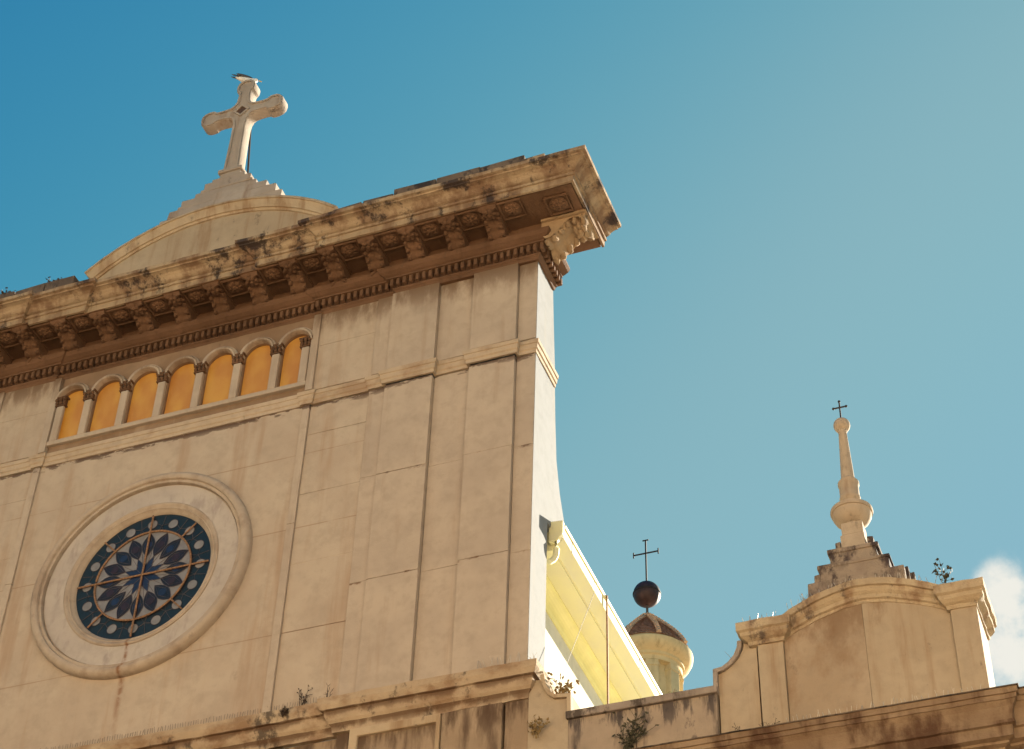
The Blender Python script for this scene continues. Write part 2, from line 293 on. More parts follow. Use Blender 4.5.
# ------------------------------------------------------------------ mesh helpers
class MB:
    def __init__(s): s.v = []; s.f = []
    def add(s, vs, fs):
        o = len(s.v); s.v += [tuple(v) for v in vs]; s.f += [tuple(i + o for i in f) for f in fs]
        return s
    def box(s, x0, x1, y0, y1, z0, z1):
        vs = [(x0, y0, z0), (x1, y0, z0), (x1, y1, z0), (x0, y1, z0), (x0, y0, z1), (x1, y0, z1), (x1, y1, z1), (x0, y1, z1)]
        return s.add(vs, [(0, 3, 2, 1), (4, 5, 6, 7), (0, 1, 5, 4), (1, 2, 6, 5), (2, 3, 7, 6), (3, 0, 4, 7)])
    def slab(s, x0, x1, y0, y1, z0, z1, j=0.004):
        # a stone block whose edges have worn a little out of true
        r = lambda: random.uniform(-j, j)
        vs = [(x0 + r(), y0 + r(), z0 + r()), (x1 + r(), y0 + r(), z0 + r()), (x1, y1, z0), (x0, y1, z0), (x0 + r(), y0 + r(), z1 + r()), (x1 + r(), y0 + r(), z1 + r()), (x1, y1, z1), (x0, y1, z1)]
        return s.add(vs, [(0, 3, 2, 1), (4, 5, 6, 7), (0, 1, 5, 4), (1, 2, 6, 5), (2, 3, 7, 6), (3, 0, 4, 7)])
    def prism_xz(s, pts, y0, y1):
        n = len(pts)
        vs = [(x, y0, z) for x, z in pts] + [(x, y1, z) for x, z in pts]
        fs = [tuple(range(n)), tuple(range(2 * n - 1, n - 1, -1))]
        fs += [(i, i + n, (i + 1) % n + n, (i + 1) % n) for i in range(n)]
        return s.add(vs, fs)
    def prism_yz(s, pts, x0, x1):
        n = len(pts)
        vs = [(x0, y, z) for y, z in pts] + [(x1, y, z) for y, z in pts]
        fs = [tuple(range(n)), tuple(range(2 * n - 1, n - 1, -1))]
        fs += [(i, i + n, (i + 1) % n + n, (i + 1) % n) for i in range(n)]
        return s.add(vs, fs)
    def tube(s, pts, r, seg=6, r1=None):
        pts = [Vector(p) for p in pts]; rings = []
        for i, p in enumerate(pts):
            d = (pts[min(i + 1, len(pts) - 1)] - pts[max(i - 1, 0)]).normalized()
            a = d.cross(Vector((0, 0, 1)))
            if a.length < 1e-3: a = d.cross(Vector((1, 0, 0)))
            a.normalize(); b = d.cross(a)
            rr = r if r1 is None else r + (r1 - r) * i / max(1, len(pts) - 1)
            rings.append([p + (a * cos(2 * pi * k / seg) + b * sin(2 * pi * k / seg)) * rr for k in range(seg)])
        vs = [v for R in rings for v in R]; fs = []
        for i in range(len(pts) - 1):
            for k in range(seg):
                k2 = (k + 1) % seg
                fs.append((i * seg + k, i * seg + k2, (i + 1) * seg + k2, (i + 1) * seg + k))
        fs.append(tuple(range(seg - 1, -1, -1))); e = (len(pts) - 1) * seg
        fs.append(tuple(range(e, e + seg)))
        return s.add(vs, fs)
    def lathe(s, prof, cx, cy, seg=32, a0=0.0, flat=False):
        vs, fs = [], []
        for r, z in prof:
            for k in range(seg):
                a = a0 + 2 * pi * k / seg
                vs.append((cx + r * cos(a), cy + r * sin(a), z))
        n = len(prof)
        for i in range(n - 1):
            for k in range(seg):
                k2 = (k + 1) % seg
                fs.append((i * seg + k, i * seg + k2, (i + 1) * seg + k2, (i + 1) * seg + k))
        fs.append(tuple(range(seg - 1, -1, -1))); fs.append(tuple(range((n - 1) * seg, n * seg)))
        return s.add(vs, fs)
    def ball(s, c, rx, ry=None, rz=None, seg=12, rings=8, rot=None):
        ry = ry or rx; rz = rz or rx; c = Vector(c); vs, fs = [], []
        for i in range(rings + 1):
            t = pi * i / rings
            for k in range(seg):
                a = 2 * pi * k / seg
                v = Vector((rx * sin(t) * cos(a), ry * sin(t) * sin(a), rz * cos(t)))
                if rot: v = rot @ v
                vs.append(c + v)
        for i in range(rings):
            for k in range(seg):
                k2 = (k + 1) % seg
                fs.append((i * seg + k, (i + 1) * seg + k, (i + 1) * seg + k2, i * seg + k2))
        return s.add(vs, fs)
    def sweep_plan(s, path, prof, step=0.16, jit=0.0):
        # profile [(p, z)] closed, run along a plan polyline; p is measured out along the right-hand normal
        path = [Vector(q) for i, q in enumerate(path) if i == 0 or hypot(q[0] - path[i - 1][0], q[1] - path[i - 1][1]) > 1e-4]
        vs, fs = [], []; n = len(prof); corner = []; N = len(path)
        for i, p in enumerate(path):
            d0 = (p - path[i - 1]).normalized() if i > 0 else None
            d1 = (path[i + 1] - p).normalized() if i < N - 1 else None
            d0 = d0 or d1; d1 = d1 or d0
            n0 = Vector((d0.y, -d0.x)); n1 = Vector((d1.y, -d1.x))
            mt = (n0 + n1) / max(0.3, 1 + n0.dot(n1))
            corner.append([Vector((p.x + mt.x * q, p.y + mt.y * q, z)) for q, z in prof])
        rings = []
        for i in range(N - 1):
            k = max(1, int((path[i + 1] - path[i]).length / step))
            for j in range(k): rings.append([u.lerp(v, j / k) for u, v in zip(corner[i], corner[i + 1])])
        rings.append(corner[-1])
        for R in rings:
            for v in R:
                v = v.copy()
                if jit: v += noise.noise_vector(v * 5.0) * jit + noise.noise_vector(v * 17.0) * jit * 0.5
                vs.append(v)
        for i in range(len(rings) - 1):
            for k in range(n):
                k2 = (k + 1) % n
                fs.append((i * n + k, (i + 1) * n + k, (i + 1) * n + k2, i * n + k2))
        fs.append(tuple(range(n))); e = (len(rings) - 1) * n
        fs.append(tuple(range(e + n - 1, e - 1, -1)))
        return s.add(vs, fs)
    def sweep_xz(s, path, prof, closed=False, jit=0.0):
        # profile [(n, y)] closed, run along a polyline in the XZ plane; n is along the left-hand normal
        pts = [Vector(p) for p in path]; N = len(pts); n = len(prof); vs, fs = [], []
        for i, p in enumerate(pts):
            a = pts[i - 1] if (i > 0 or closed) else None
            b = pts[(i + 1) % N] if (i < N - 1 or closed) else None
            d0 = (p - a).normalized() if a is not None else None
            d1 = (b - p).normalized() if b is not None else None
            d0 = d0 or d1; d1 = d1 or d0
            n0 = Vector((-d0.y, d0.x)); n1 = Vector((-d1.y, d1.x))
            mt = (n0 + n1) / max(0.35, 1 + n0.dot(n1))
            for q, y in prof:
                v = Vector((p.x + mt.x * q, y, p.y + mt.y * q))
                if jit: v += noise.noise_vector(v * 6.0) * jit
                vs.append(v)
        for i in range(N if closed else N - 1):
            j = (i + 1) % N
            for k in range(n):
                k2 = (k + 1) % n
                fs.append((i * n + k, i * n + k2, j * n + k2, j * n + k))
        if not closed:
            fs.append(tuple(range(n - 1, -1, -1))); e = (N - 1) * n; fs.append(tuple(range(e, e + n)))
        return s.add(vs, fs)
    def build(s, name, mat, parent=None, bevel=0.0, smooth=None, seg=2):
        me = bpy.data.meshes.new(name)
        me.from_pydata(s.v, [], s.f); me.update()
        bm = bmesh.new(); bm.from_mesh(me)
        bmesh.ops.remove_doubles(bm, verts=bm.verts, dist=1e-5)
        bmesh.ops.recalc_face_normals(bm, faces=bm.faces)
        bm.to_mesh(me); bm.free()
        return finish(name, me, mat, parent, bevel, smooth, seg)

def finish(name, me, mat, parent, bevel=0.0, smooth=None, seg=2):
    me.materials.clear(); me.materials.append(mat)
    o = bpy.data.objects.new(name, me); COL.objects.link(o)
    if parent is not None:
        o.parent = parent
        o.matrix_parent_inverse = Matrix.Translation(-base_of(parent))
    if bevel:
        md = o.modifiers.new('bevel', 'BEVEL'); md.width = bevel; md.segments = seg
        md.limit_method = 'ANGLE'; md.angle_limit = radians(35)
    if smooth is not None:
        try: me.set_sharp_from_angle(angle=radians(smooth))
        except Exception: pass
        for p in me.polygons: p.use_smooth = True
    return o

def base_of(o):
    v = Vector((0, 0, 0))
    while o is not None:
        if o.type == 'EMPTY': v += o.location
        o = o.parent
    return v

def plate(name, outline, holes, y0, y1, mat, parent, bevel=0.0):
    # a flat plate in the XZ plane with holes through it
    cu = bpy.data.curves.new(name, 'CURVE'); cu.dimensions = '2D'; cu.fill_mode = 'BOTH'
    cu.extrude = abs(y1 - y0) / 2
    for pts in [outline] + holes:
        sp = cu.splines.new('POLY'); sp.points.add(len(pts) - 1)
        for i, (x, z) in enumerate(pts): sp.points[i].co = (x, z, 0, 1)
        sp.use_cyclic_u = True
    tmp = bpy.data.objects.new(name, cu); COL.objects.link(tmp)
    dg = bpy.context.evaluated_depsgraph_get(); dg.update()
    me = bpy.data.meshes.new_from_object(tmp.evaluated_get(dg))
    bpy.data.objects.remove(tmp); bpy.data.curves.remove(cu)
    yc = (y0 + y1) / 2
    me.transform(Matrix(((1, 0, 0, 0), (0, 0, -1, yc), (0, 1, 0, 0), (0, 0, 0, 1))))
    bm = bmesh.new(); bm.from_mesh(me)
    bmesh.ops.remove_doubles(bm, verts=bm.verts, dist=1e-5)
    bmesh.ops.recalc_face_normals(bm, faces=bm.faces); bm.to_mesh(me); bm.free()
    return finish(name, me, mat, parent, bevel)

def thing(name, label, cat, loc=(0, 0, 0), group=None):
    o = bpy.data.objects.new(name, None); COL.objects.link(o)
    o.location = loc; o.empty_display_size = 0.3
    o['label'] = label; o['category'] = cat
    if group: o['group'] = group
    return o
def tag(o, label, cat, group=None):
    o['label'] = label; o['category'] = cat
    if group: o['group'] = group
    return o
def struct(o): o['kind'] = 'structure'; return o
def circle(cx, cz, r, n=64, a0=0, a1=2 * pi, end=False):
    k = n if not end else n + 1
    return [(cx + r * cos(a0 + (a1 - a0) * i / n), cz + r * sin(a0 + (a1 - a0) * i / n)) for i in range(k)]
def dup(o, name, parent, dx=0, dy=0, dz=0):
    c = o.copy(); COL.objects.link(c); c.name = name; c.parent = parent
    c.location = o.location + Vector((dx, dy, dz))
    return c

# ------------------------------------------------------------------ ground
g = MB().add([(-900, -900, 0), (900, -900, 0), (900, 900, 0), (-900, 900, 0)], [(0, 1, 2, 3)]).build('ground', M['paving'])
struct(g)

# ------------------------------------------------------------------ church facade
HW = 6.236
church = thing('church_facade', 'tall pale stone church front with rose window, amber arcade and heavy carved cornice', 'church', (0, 0, 0))
# screen wall with the swept back edge seen at its right end; open behind the amber arcade
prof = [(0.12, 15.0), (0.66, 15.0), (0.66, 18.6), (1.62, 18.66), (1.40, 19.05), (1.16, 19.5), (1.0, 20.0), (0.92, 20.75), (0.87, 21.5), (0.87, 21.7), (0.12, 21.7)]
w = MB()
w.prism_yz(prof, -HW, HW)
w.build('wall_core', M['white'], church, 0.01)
w = MB()
w.prism_yz([(0.12, 21.7), (0.87, 21.7), (0.78, 22.6), (0.71, 23.4), (0.70, 23.93), (0.12, 23.93)], 2.5, HW)
w.build('wall_core', M['white'], church, 0.01)
w = MB()
w.prism_yz([(0.12, 21.7), (0.87, 21.7), (0.78, 22.6), (0.71, 23.4), (0.70, 23.93), (0.12, 23.93)], -HW, -2.5)
w.build('wall_core', M['white'], church, 0.01)
for sx in (-1, 1):
    x0, x1 = sorted((sx * (HW - 0.02), sx * (HW + 0.004)))
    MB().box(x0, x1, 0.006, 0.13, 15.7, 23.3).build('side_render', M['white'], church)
MB().box(-2.5, 2.5, 0.12, 0.70, 23.35, 23.93).build('lintel', M['slab'], church)

RZ = 18.675; RXC = -0.035
# middle wall plate round the rose
plate('wall_face', [(-2.36, 15.6), (2.36, 15.6), (2.36, 21.62), (-2.36, 21.62)], [circle(RXC, RZ, 1.45, 72)], 0.0, 0.118, M['wall'], church)
# bay strips
for sx in (-1, 1):
    x0, x1 = sorted((sx * 2.363, sx * 2.49))
    b = MB()
    b.slab(x0, x1, -0.035, 0.118, 15.62, 19.0, 0.002); b.slab(x0, x1, -0.035, 0.118, 19.006, 21.33, 0.002)
    b.slab(x0, x1, -0.035, 0.118, 21.66, 23.3, 0.002)
    b.build('bay_strip', M['slab'], church, 0.006)
    # side panels of large slabs
    b = MB(); x0, x1 = sorted((sx * 2.494, sx * 3.50))
    for z0, z1 in ((15.62, 17.053), (17.056, 18.253), (18.256, 19.553), (19.556, 20.723), (20.726, 21.33), (21.66, 22.603), (22.606, 23.3)):
        b.slab(x0, x1, 0.002, 0.118, z0, z1, 0.003)
    b.build('side_panel', M['wall'], church, 0.004)
    b = MB(); x0, x1 = sorted((sx * 3.503, sx * 3.80))
    for z0, z1 in ((15.62, 17.664), (17.667, 19.585), (19.588, 21.33), (21.66, 23.3)):
        b.slab(x0, x1, -0.03, 0.118, z0, z1, 0.003)
    b.build('pilaster_backing', M['slab'], church, 0.006)
    for xa, xb in ((3.78, 4.58), (5.18, 5.93)):
        b = MB(); x0, x1 = sorted((sx * xa, sx * xb))
        for z0, z1 in ((15.62, 17.646), (17.65, 19.556), (19.56, 21.32), (21.66, 23.3)):
            b.slab(x0, x1, -0.075, 0.118, z0, z1, 0.004)
        b.build('pilaster', M['slab'], church, 0.005)
    b = MB(); x0, x1 = sorted((sx * 4.585, sx * 5.175))
    for z0, z1 in ((15.62, 17.645), (17.648, 19.555), (19.558, 21.33), (21.66, 23.3)):
        b.slab(x0, x1, 0.01, 0.118, z0, z1, 0.003)
    b.build('recess_panel', M['slab'], church, 0.004)
    b = MB(); x0, x1 = sorted((sx * 5.935, sx * HW))
    for z0, z1 in ((15.62, 17.645), (17.648, 19.555), (19.558, 21.33), (21.66, 23.3)):
        b.slab(x0, x1, -0.004, 0.118, z0, z1, 0.002)
    b.build('corner_strip', M['slab'], church, 0.006)

# string course, stepping out over the strips and pilasters
def stepped(xs):
    # [(x from centre out, base y)] -> plan path left to right, mirrored
    right = []
    for i, (x, y) in enumerate(xs):
        if i: right.append((x, xs[i - 1][1]))
        right.append((x, y))
    left = [(-x, y) for x, y in reversed(right)]
    return left[:-1] + right[1:] if right[0][0] == 0 else left + right
sp = [(-0.02, 21.345), (0.018, 21.345), (0.022, 21.40), (0.04, 21.42), (0.045, 21.50), (0.06, 21.51), (0.064, 21.575), (0.03, 21.59), (-0.02, 21.64)]
path = [(-HW, 0.85)] + stepped([(0, 0.0), (2.34, -0.035), (2.52, 0.0), (3.50, -0.03), (3.76, -0.09), (4.60, 0.0), (5.16, -0.09), (5.95, 0.0), (HW, 0.0)]) + [(HW, 0.85)]
MB().sweep_plan(path, sp, 0.2, 0.004).build('string_course', M['string'], church)

# arcade of seven amber windows
SPC, R_IN, ZS, ZB = 0.695, 0.262, 22.76, 21.90
holes = []
for i in range(-3, 4):
    c = i * SPC
    holes.append([(c - R_IN, ZB), (c + R_IN, ZB)] + circle(c, ZS, R_IN, 20, 0, pi, True))
plate('arcade_wall', [(-2.36, 21.62), (2.36, 21.62), (2.36, 23.33), (-2.36, 23.33)], holes, 0.04, 0.105, M['spandrel'], church, 0.006)
for i in range(-3, 4):
    c = i * SPC
    fr = MB()
    arc = circle(c, ZS, 0.302, 28, 0, pi, True)
    fr.sweep_xz(arc, [(-0.043, 0.045), (-0.043, 0.0), (-0.035, -0.035), (-0.014, -0.045), (-0.010, -0.028), (0.0, -0.028), (0.004, -0.06), (0.033, -0.055), (0.043, -0.03), (0.043, 0.045)])
    wnd = fr.build('arched_window', M['slab'], church, 0, 50)
    pn = [(c - 0.27, ZB - 0.03), (c + 0.27, ZB - 0.03)] + circle(c, ZS, 0.275, 24, 0, pi, True)
    MB().prism_xz(pn, 0.107, 0.118).build('amber_pane', M['amber'], wnd)
sill = MB().slab(-2.36, 2.36, -0.03, 0.23, 21.79, 21.88, 0.002)
sill.build('arcade_sill', M['slab'], church, 0.01)
cap_src = None
for i in range(8):
    c = (i - 3.5) * SPC
    cx = max(-2.27, min(2.27, c)); hw = 0.07
    b = MB(); b.box(cx - hw, cx + hw, -0.025, 0.05, 21.88, 22.64)
    col = b.build('colonnette', M['slab'], church, 0.02, None, 3)
    b = MB()
    b.box(cx - 0.1, cx + 0.1, -0.035, 0.05, 22.64, 22.665)
    b.box(cx - 0.115, cx + 0.115, -0.055, 0.05, 22.80, 22.83)
    b.box(cx - 0.08, cx + 0.08, -0.01, 0.05, 22.66, 22.81)
    for k in (-1, 0, 1):
        b.ball((cx + k * 0.068, -0.03, 22.70), 0.032, 0.03, 0.045, 8, 6)
        b.ball((cx + k * 0.072, -0.045, 22.765), 0.034, 0.028, 0.034, 8, 6)
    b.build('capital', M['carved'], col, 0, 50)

# rose window
rose_frame = MB()
C64 = circle(RXC, RZ, 1.0, 96)
C64 = [(x, z) for x, z in reversed(C64)]   # clockwise: left-hand normal points outwards
def ring(mb, prof):                        # prof: (radius, y)
    mb.sweep_xz(C64, [(r - 1.0, y) for r, y in prof], True)
ring(rose_frame, [(1.85, 0.01), (1.85, -0.05), (1.838, -0.10), (1.80, -0.135), (1.755, -0.145), (1.715, -0.125), (1.70, -0.09), (1.675, -0.098), (1.655, -0.09), (1.648, -0.02), (1.62, -0.015), (1.62, 0.01)])
rose = rose_frame.build('rose_window', M['ring'], church, 0, 40)
b = MB(); ring(b, [(1.63, 0.02), (1.63, -0.04), (1.30, -0.03), (1.295, 0.02)])
b.build('marble_band', M['marble'], rose, 0, 40)
b = MB(); ring(b, [(1.30, 0.1), (1.30, -0.045), (1.275, -0.06), (1.245, -0.05), (1.225, -0.03), (1.205, -0.035), (1.19, -0.01), (1.165, 0.01), (1.14, 0.03), (1.125, 0.10), (1.125, 0.14), (1.30, 0.14)])
b.build('inner_moulding', M['ring'], rose, 0, 40)
GY = 0.05
def disc(r0, pts_n=72): return circle(RXC, RZ, r0, pts_n)
MB().prism_xz(disc(1.135), GY, GY + 0.03).build('glass_disc', M['teal'], rose)
MB().prism_xz(disc(0.80), GY - 0.006, GY - 0.001).build('inner_glass', M['pale'], rose)
def rz(a, r): return (RXC + r * cos(a), RZ + r * sin(a))
ld = MB()
def lead_line(pts, r=0.006, y=GY - 0.012):
    ld.tube([(x, y, z) for x, z in pts], r, 5)
for k in range(16):
    a = 2 * pi * k / 16
    cx, cz = RXC + 0.965 * cos(a), RZ + 0.965 * sin(a)
    MB().prism_xz(circle(cx, cz, 0.082, 24), GY - 0.004, GY - 0.0005).build('glass_roundel', M['pale'], rose)
    for rr in (0.082,):
        lead_line(circle(cx, cz, rr, 24, 0, 2 * pi, True), 0.004, GY - 0.006)
    a2 = a + pi / 16
    lead_line([rz(a + 0.09, 0.965), rz(a2, 0.92), rz(a2 + pi / 16 - 0.09, 0.965)], 0.004, GY - 0.004)
    lead_line([rz(a2, 0.92), rz(a2, 1.11)], 0.004, GY - 0.004)
    lead_line([rz(a2 - 0.06, 0.81), rz(a2, 0.92), rz(a2 + 0.06, 0.81)], 0.004, GY - 0.004)
def lens(a, r0, r1, wmax, n=12):
    L, R = [], []
    for i in range(n + 1):
        t = i / n; r = r0 + (r1 - r0) * t; wd = wmax * sin(pi * t) ** 0.95 if 0 < t < 1 else 0
        L.append((r, wd)); R.append((r, -wd))
    pts = L + R[-2:0:-1]
    return [(RXC + r * cos(a) - q * sin(a), RZ + r * sin(a) + q * cos(a)) for r, q in pts]
for k in range(16):
    a = 2 * pi * k / 16
    P = lens(a, 0.345, 0.79, 0.112)
    MB().prism_xz(P, GY - 0.012, GY - 0.007).build('glass_petal', M['plum'] if k % 2 else M['navy'], rose)
    lead_line(P + P[:1], 0.004, GY - 0.014)
    cx, cz = rz(a, 0.565)
    MB().prism_xz(circle(cx, cz, 0.066, 20), GY - 0.0165, GY - 0.0125).build('petal_eye', M['maroon'] if k % 2 else M['blue'], rose)
    D = [rz(a, 0.38), rz(a + 0.14, 0.565), rz(a, 0.76), rz(a - 0.14, 0.565)]
    lead_line(D + D[:1], 0.003, GY - 0.017)
    a2 = a + pi / 16
    lead_line([rz(a2, 0.20), rz(a2, 0.42)], 0.004, GY - 0.010)
for k in range(8):
    a = 2 * pi * (k + 0.5) / 8
    R8 = [(RXC, RZ), rz(a - pi / 8, 0.185), rz(a, 0.36), rz(a + pi / 8, 0.185)]
    MB().prism_xz(R8, GY - 0.011, GY - 0.0065).build('glass_star', M['blue'], rose)
    lead_line([(RXC, RZ), rz(a - pi / 8, 0.185), rz(a, 0.36)], 0.004, GY - 0.0125)
    lead_line([rz(a, 0.36), rz(a + pi / 8, 0.185)], 0.004, GY - 0.0125)
ld.build('leading', M['lead'], rose)
b = MB()
b.tube([(x, GY - 0.025, z) for x, z in circle(RXC, RZ, 0.81, 64, 0, 2 * pi, True)], 0.017, 6)
b.tube([(RXC - 1.12, GY - 0.03, RZ), (RXC + 1.12, GY - 0.03, RZ)], 0.016, 6)
b.tube([(RXC, GY - 0.033, RZ - 1.12), (RXC, GY - 0.033, RZ + 1.12)], 0.016, 6)
for k in (1, 3, 5, 7):
    a = pi / 4 * k; p, q = rz(a, 0.81), rz(a, 1.12)
    b.tube([(p[0], GY - 0.025, p[1]), (q[0], GY - 0.025, q[1])], 0.014, 6)
b.build('iron_bars', M['rust'], rose)

# ---- main cornice
bed_prof = [(-0.06, 23.30), (0.03, 23.30), (0.05, 23.35), (0.075, 23.37), (0.075, 23.40), (0.045, 23.40), (0.045, 23.545), (0.165, 23.545), (0.165, 23.575), (0.20, 23.59),
            (0.255, 23.63), (0.285, 23.68), (0.285, 23.72), (0.13, 23.72), (0.13, 23.80), (0.16, 23.82), (0.16, 23.945), (-0.06, 23.945)]
bed_path = [(-HW, 0.70)] + stepped([(0, 0.075), (2.55, 0.035), (3.85, -0.02), (HW, -0.02)]) + [(HW, 0.70)]
cor = MB(); 
cor_prof = [(-0.08, 23.985), (0.86, 23.985), (0.865, 23.93), (0.905, 23.93), (0.91, 24.045), (0.94, 24.05), (0.945, 24.09), (0.915, 24.10), (0.915, 24.125), (0.955, 24.14), (0.985, 24.165), (1.01, 24.20), (1.05, 24.235), (1.10, 24.25), (1.13, 24.25), (1.135, 24.275), (1.185, 24.28), (1.19, 24.345), (0.9, 24.42), (-0.08, 24.60)]
cor_path = [(-HW, 0.62)] + stepped([(0, 0.145), (2.50, 0.075), (3.68, 0.0), (HW, 0.0)]) + [(HW, 0.62)]
cor.sweep_plan(cor_path, cor_prof, 0.11, 0.0075)
cornice = cor.build('cornice', M['cornice'], church)
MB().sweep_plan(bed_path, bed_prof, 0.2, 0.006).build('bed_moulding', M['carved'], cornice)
dn = MB()
def bed_y(x):
    x = abs(x)
    return 0.075 if x < 2.42 else 0.035 if x < 3.72 else -0.02
x = -HW - 0.10
while x < HW + 0.12:
    y = bed_y(x + 0.03)
    j = random.uniform(-0.004, 0.004)
    dn.box(x + j, x + 0.058 + j, y - 0.145, y - 0.03, 23.412, 23.548)
    x += 0.112
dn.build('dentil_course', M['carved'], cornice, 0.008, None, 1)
for sx in (-1, 1):
    dn = MB(); y = 0.02
    while y < 0.70:
        xa, xb = sorted((sx * (HW + 0.03), sx * (HW + 0.145)))
        dn.box(xa, xb, y, y + 0.058, 23.412, 23.548); y += 0.112
    dn.build('side_dentils', M['carved'], cornice, 0.008, None, 1)

def modillion_mb(L=0.70, wd=0.29):
    # scroll bracket pointing to -Y from y=0, top at z=0
    b = MB(); hw = wd / 2
    n = 26; prof = []
    for i in range(n + 1):
        t = i / n
        h = 0.055 + 0.205 * (0.5 + 0.5 * cos(pi * min(1, max(0, (t - 0.10) / 0.62)))) + 0.035 * math.exp(-((t - 0.9) / 0.09) ** 2)
        if t < 0.10: h *= 0.62 + 0.38 * sin(pi / 2 * t / 0.10)
        if t > 0.96: h *= 1 - (t - 0.96) * 12
        prof.append((-L * t, -h))
    pts = [(0.0, 0.0)] + prof + [(-L, 0.0)]
    n2 = len(pts)
    xs = [-hw, -hw * 0.8, -hw * 0.5, -hw * 0.18, 0, hw * 0.18, hw * 0.5, hw * 0.8, hw]
    vs = []
    for xx in xs:
        u = xx / hw
        for k, (yy, zz) in enumerate(pts):
            if 0 < k < n2 - 1:
                rib = 0.018 * cos(u * pi * 2.5) + 0.014 * sin(yy * 46 + abs(u) * 3.4)
                zz = zz + (0.012 if abs(u) > 0.95 else rib)
                vs.append((xx, yy, min(zz, -0.01)))
            else: vs.append((xx, yy, zz))
    fs = []
    for i in range(len(xs) - 1):
        for k in range(n2):
            k2 = (k + 1) % n2
            fs.append((i * n2 + k, i * n2 + k2, (i + 1) * n2 + k2, (i + 1) * n2 + k))
    fs.append(tuple(range(n2))); fs.append(tuple(range((len(xs) - 1) * n2 + n2 - 1, (len(xs) - 1) * n2 - 1, -1)))
    b.add(vs, fs)
    # leaf lobes along both edges and a flower boss near the front
    for sx in (-1, 1):
        for k in range(5):
            t = 0.12 + 0.15 * k
            b.ball((sx * hw * 0.70, -L * t, -(0.055 + 0.205 * (0.5 + 0.5 * cos(pi * min(1, max(0, (t - 0.10) / 0.62)))))), 0.05, 0.055, 0.03, 8, 6, Matrix.Rotation(sx * 0.5, 3, 'Y'))
    for k in range(6):
        a = 2 * pi * k / 6
        b.ball((0.07 * cos(a), -L * 0.78 + 0.07 * sin(a), -0.085), 0.046, 0.046, 0.034, 8, 6)
    b.ball((0, -L * 0.78, -0.105), 0.04, 0.04, 0.034, 8, 6)
    b.v = [tuple(Vector(v) + noise.noise_vector(Vector(v) * 16) * 0.012 + noise.noise_vector(Vector(v) * 45) * 0.006) for v in b.v]
    # top slab the scroll hangs from
    b.box(-hw - 0.025, hw + 0.025, -L - 0.02, 0.0, -0.03, -0.002)
    return b
MB().sweep_plan(cor_path, [(0.05, 23.947), (0.84, 23.947), (0.84, 23.968), (0.05, 23.968)], 0.2, 0.0).build('soffit', M['carved'], cornice)  # separate sheet that carries the shade-browned colour
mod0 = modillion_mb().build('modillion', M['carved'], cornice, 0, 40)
def place(o, x, y, z, rz=0.0):
    o.location = (x, y, z); o.rotation_euler = (0, 0, rz)
def cor_y(x):
    x = abs(x)
    return 0.145 if x < 1.7 else 0.075 if x < 2.8 else 0.0
MODX = [0.0, 0.715, 1.43, 2.15, 2.86, 3.57, 4.27, 4.97, 5.66]
first = True
for xm in sorted(set([v for v in MODX] + [-v for v in MODX])):
    o = mod0 if first else dup(mod0, 'modillion', cornice)
    first = False
    place(o, xm, cor_y(xm) * 0.8 - 0.15, 23.952)
for sx in (-1, 1):
    o = dup(mod0, 'modillion', cornice)
    place(o, sx * (HW + 0.13), 0.06, 23.955, sx * pi / 2); o.scale = (1.9, 1.05, 1.7)
    o.data = o.data.copy(); o.data.materials[0] = M['lit_carved']
def rosette_mb():
    b = MB()
    for k in range(8):
        a = 2 * pi * k / 8
        b.ball((0.075 * cos(a), 0.075 * sin(a), -0.02), 0.055, 0.045, 0.03, 8, 6, Matrix.Rotation(a, 3, 'Z'))
    b.lathe([(0.02, -0.004), (0.15, -0.004), (0.155, -0.016), (0.14, -0.022), (0.02, -0.022)], 0, 0, 20)
    for k in range(5):
        a = 2 * pi * k / 5
        b.ball((0.03 * cos(a), 0.03 * sin(a), -0.042), 0.028, 0.028, 0.024, 8, 6)
    b.ball((0, 0, -0.06), 0.022, 0.022, 0.022, 8, 6)
    return b
def coffer_mb():
    b = MB(); h = 0.165; t = 0.03
    for x0, x1, y0, y1 in ((-h - t, h + t, -h - t, -h), (-h - t, h + t, h, h + t), (-h - t, -h, -h, h), (h, h + t, -h, h)):
        b.box(x0, x1, y0, y1, -0.035, 0.0)
    return b
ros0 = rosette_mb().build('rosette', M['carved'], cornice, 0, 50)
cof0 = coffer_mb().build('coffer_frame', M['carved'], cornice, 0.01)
RX = [0.36, 1.07, 1.79, 2.505, 3.215, 3.92, 4.62, 5.315, 6.02]
first = True
spots = [(s_ * v, cor_y(v) - 0.64) for v in RX for s_ in (-1, 1)] + [(6.75, -0.50), (-6.75, -0.50)]
for xr, yr in spots:
    a = ros0 if first else dup(ros0, 'rosette', cornice); c_ = cof0 if first else dup(cof0, 'coffer_frame', cornice)
    first = False
    place(a, xr, yr, 23.944); place(c_, xr, yr, 23.9455)

# blocking course of worn slabs on top of the cornice
def blocks(x0, x1, ztop, n):
    b = MB(); xs = [x0 + (x1 - x0) * i / n for i in range(n + 1)]
    for i in range(n):
        b.slab(xs[i] + 0.006, xs[i + 1] - 0.006, -0.2 + random.uniform(-0.012, 0.012), 0.5, 24.40, ztop + random.uniform(-0.012, 0.012), 0.012)
    return b
blocks(2.52, 3.66, 25.60, 2).build('blocking_course', M['crust'], church, 0.012)
blocks(3.67, 6.02, 25.68, 3).build('blocking_course', M['crust'], church, 0.012)
b = MB(); b.slab(6.03, 6.38, -0.2, 0.5, 24.4, 25.60, 0.015); b.slab(6.39, 6.70, -0.22, 0.45, 24.35, 25.42, 0.015)
b.build('blocking_course', M['cornice'], church, 0.012)
blocks(-6.2, -2.5, 25.66, 6).build('blocking_course', M['crust'], church, 0.012)

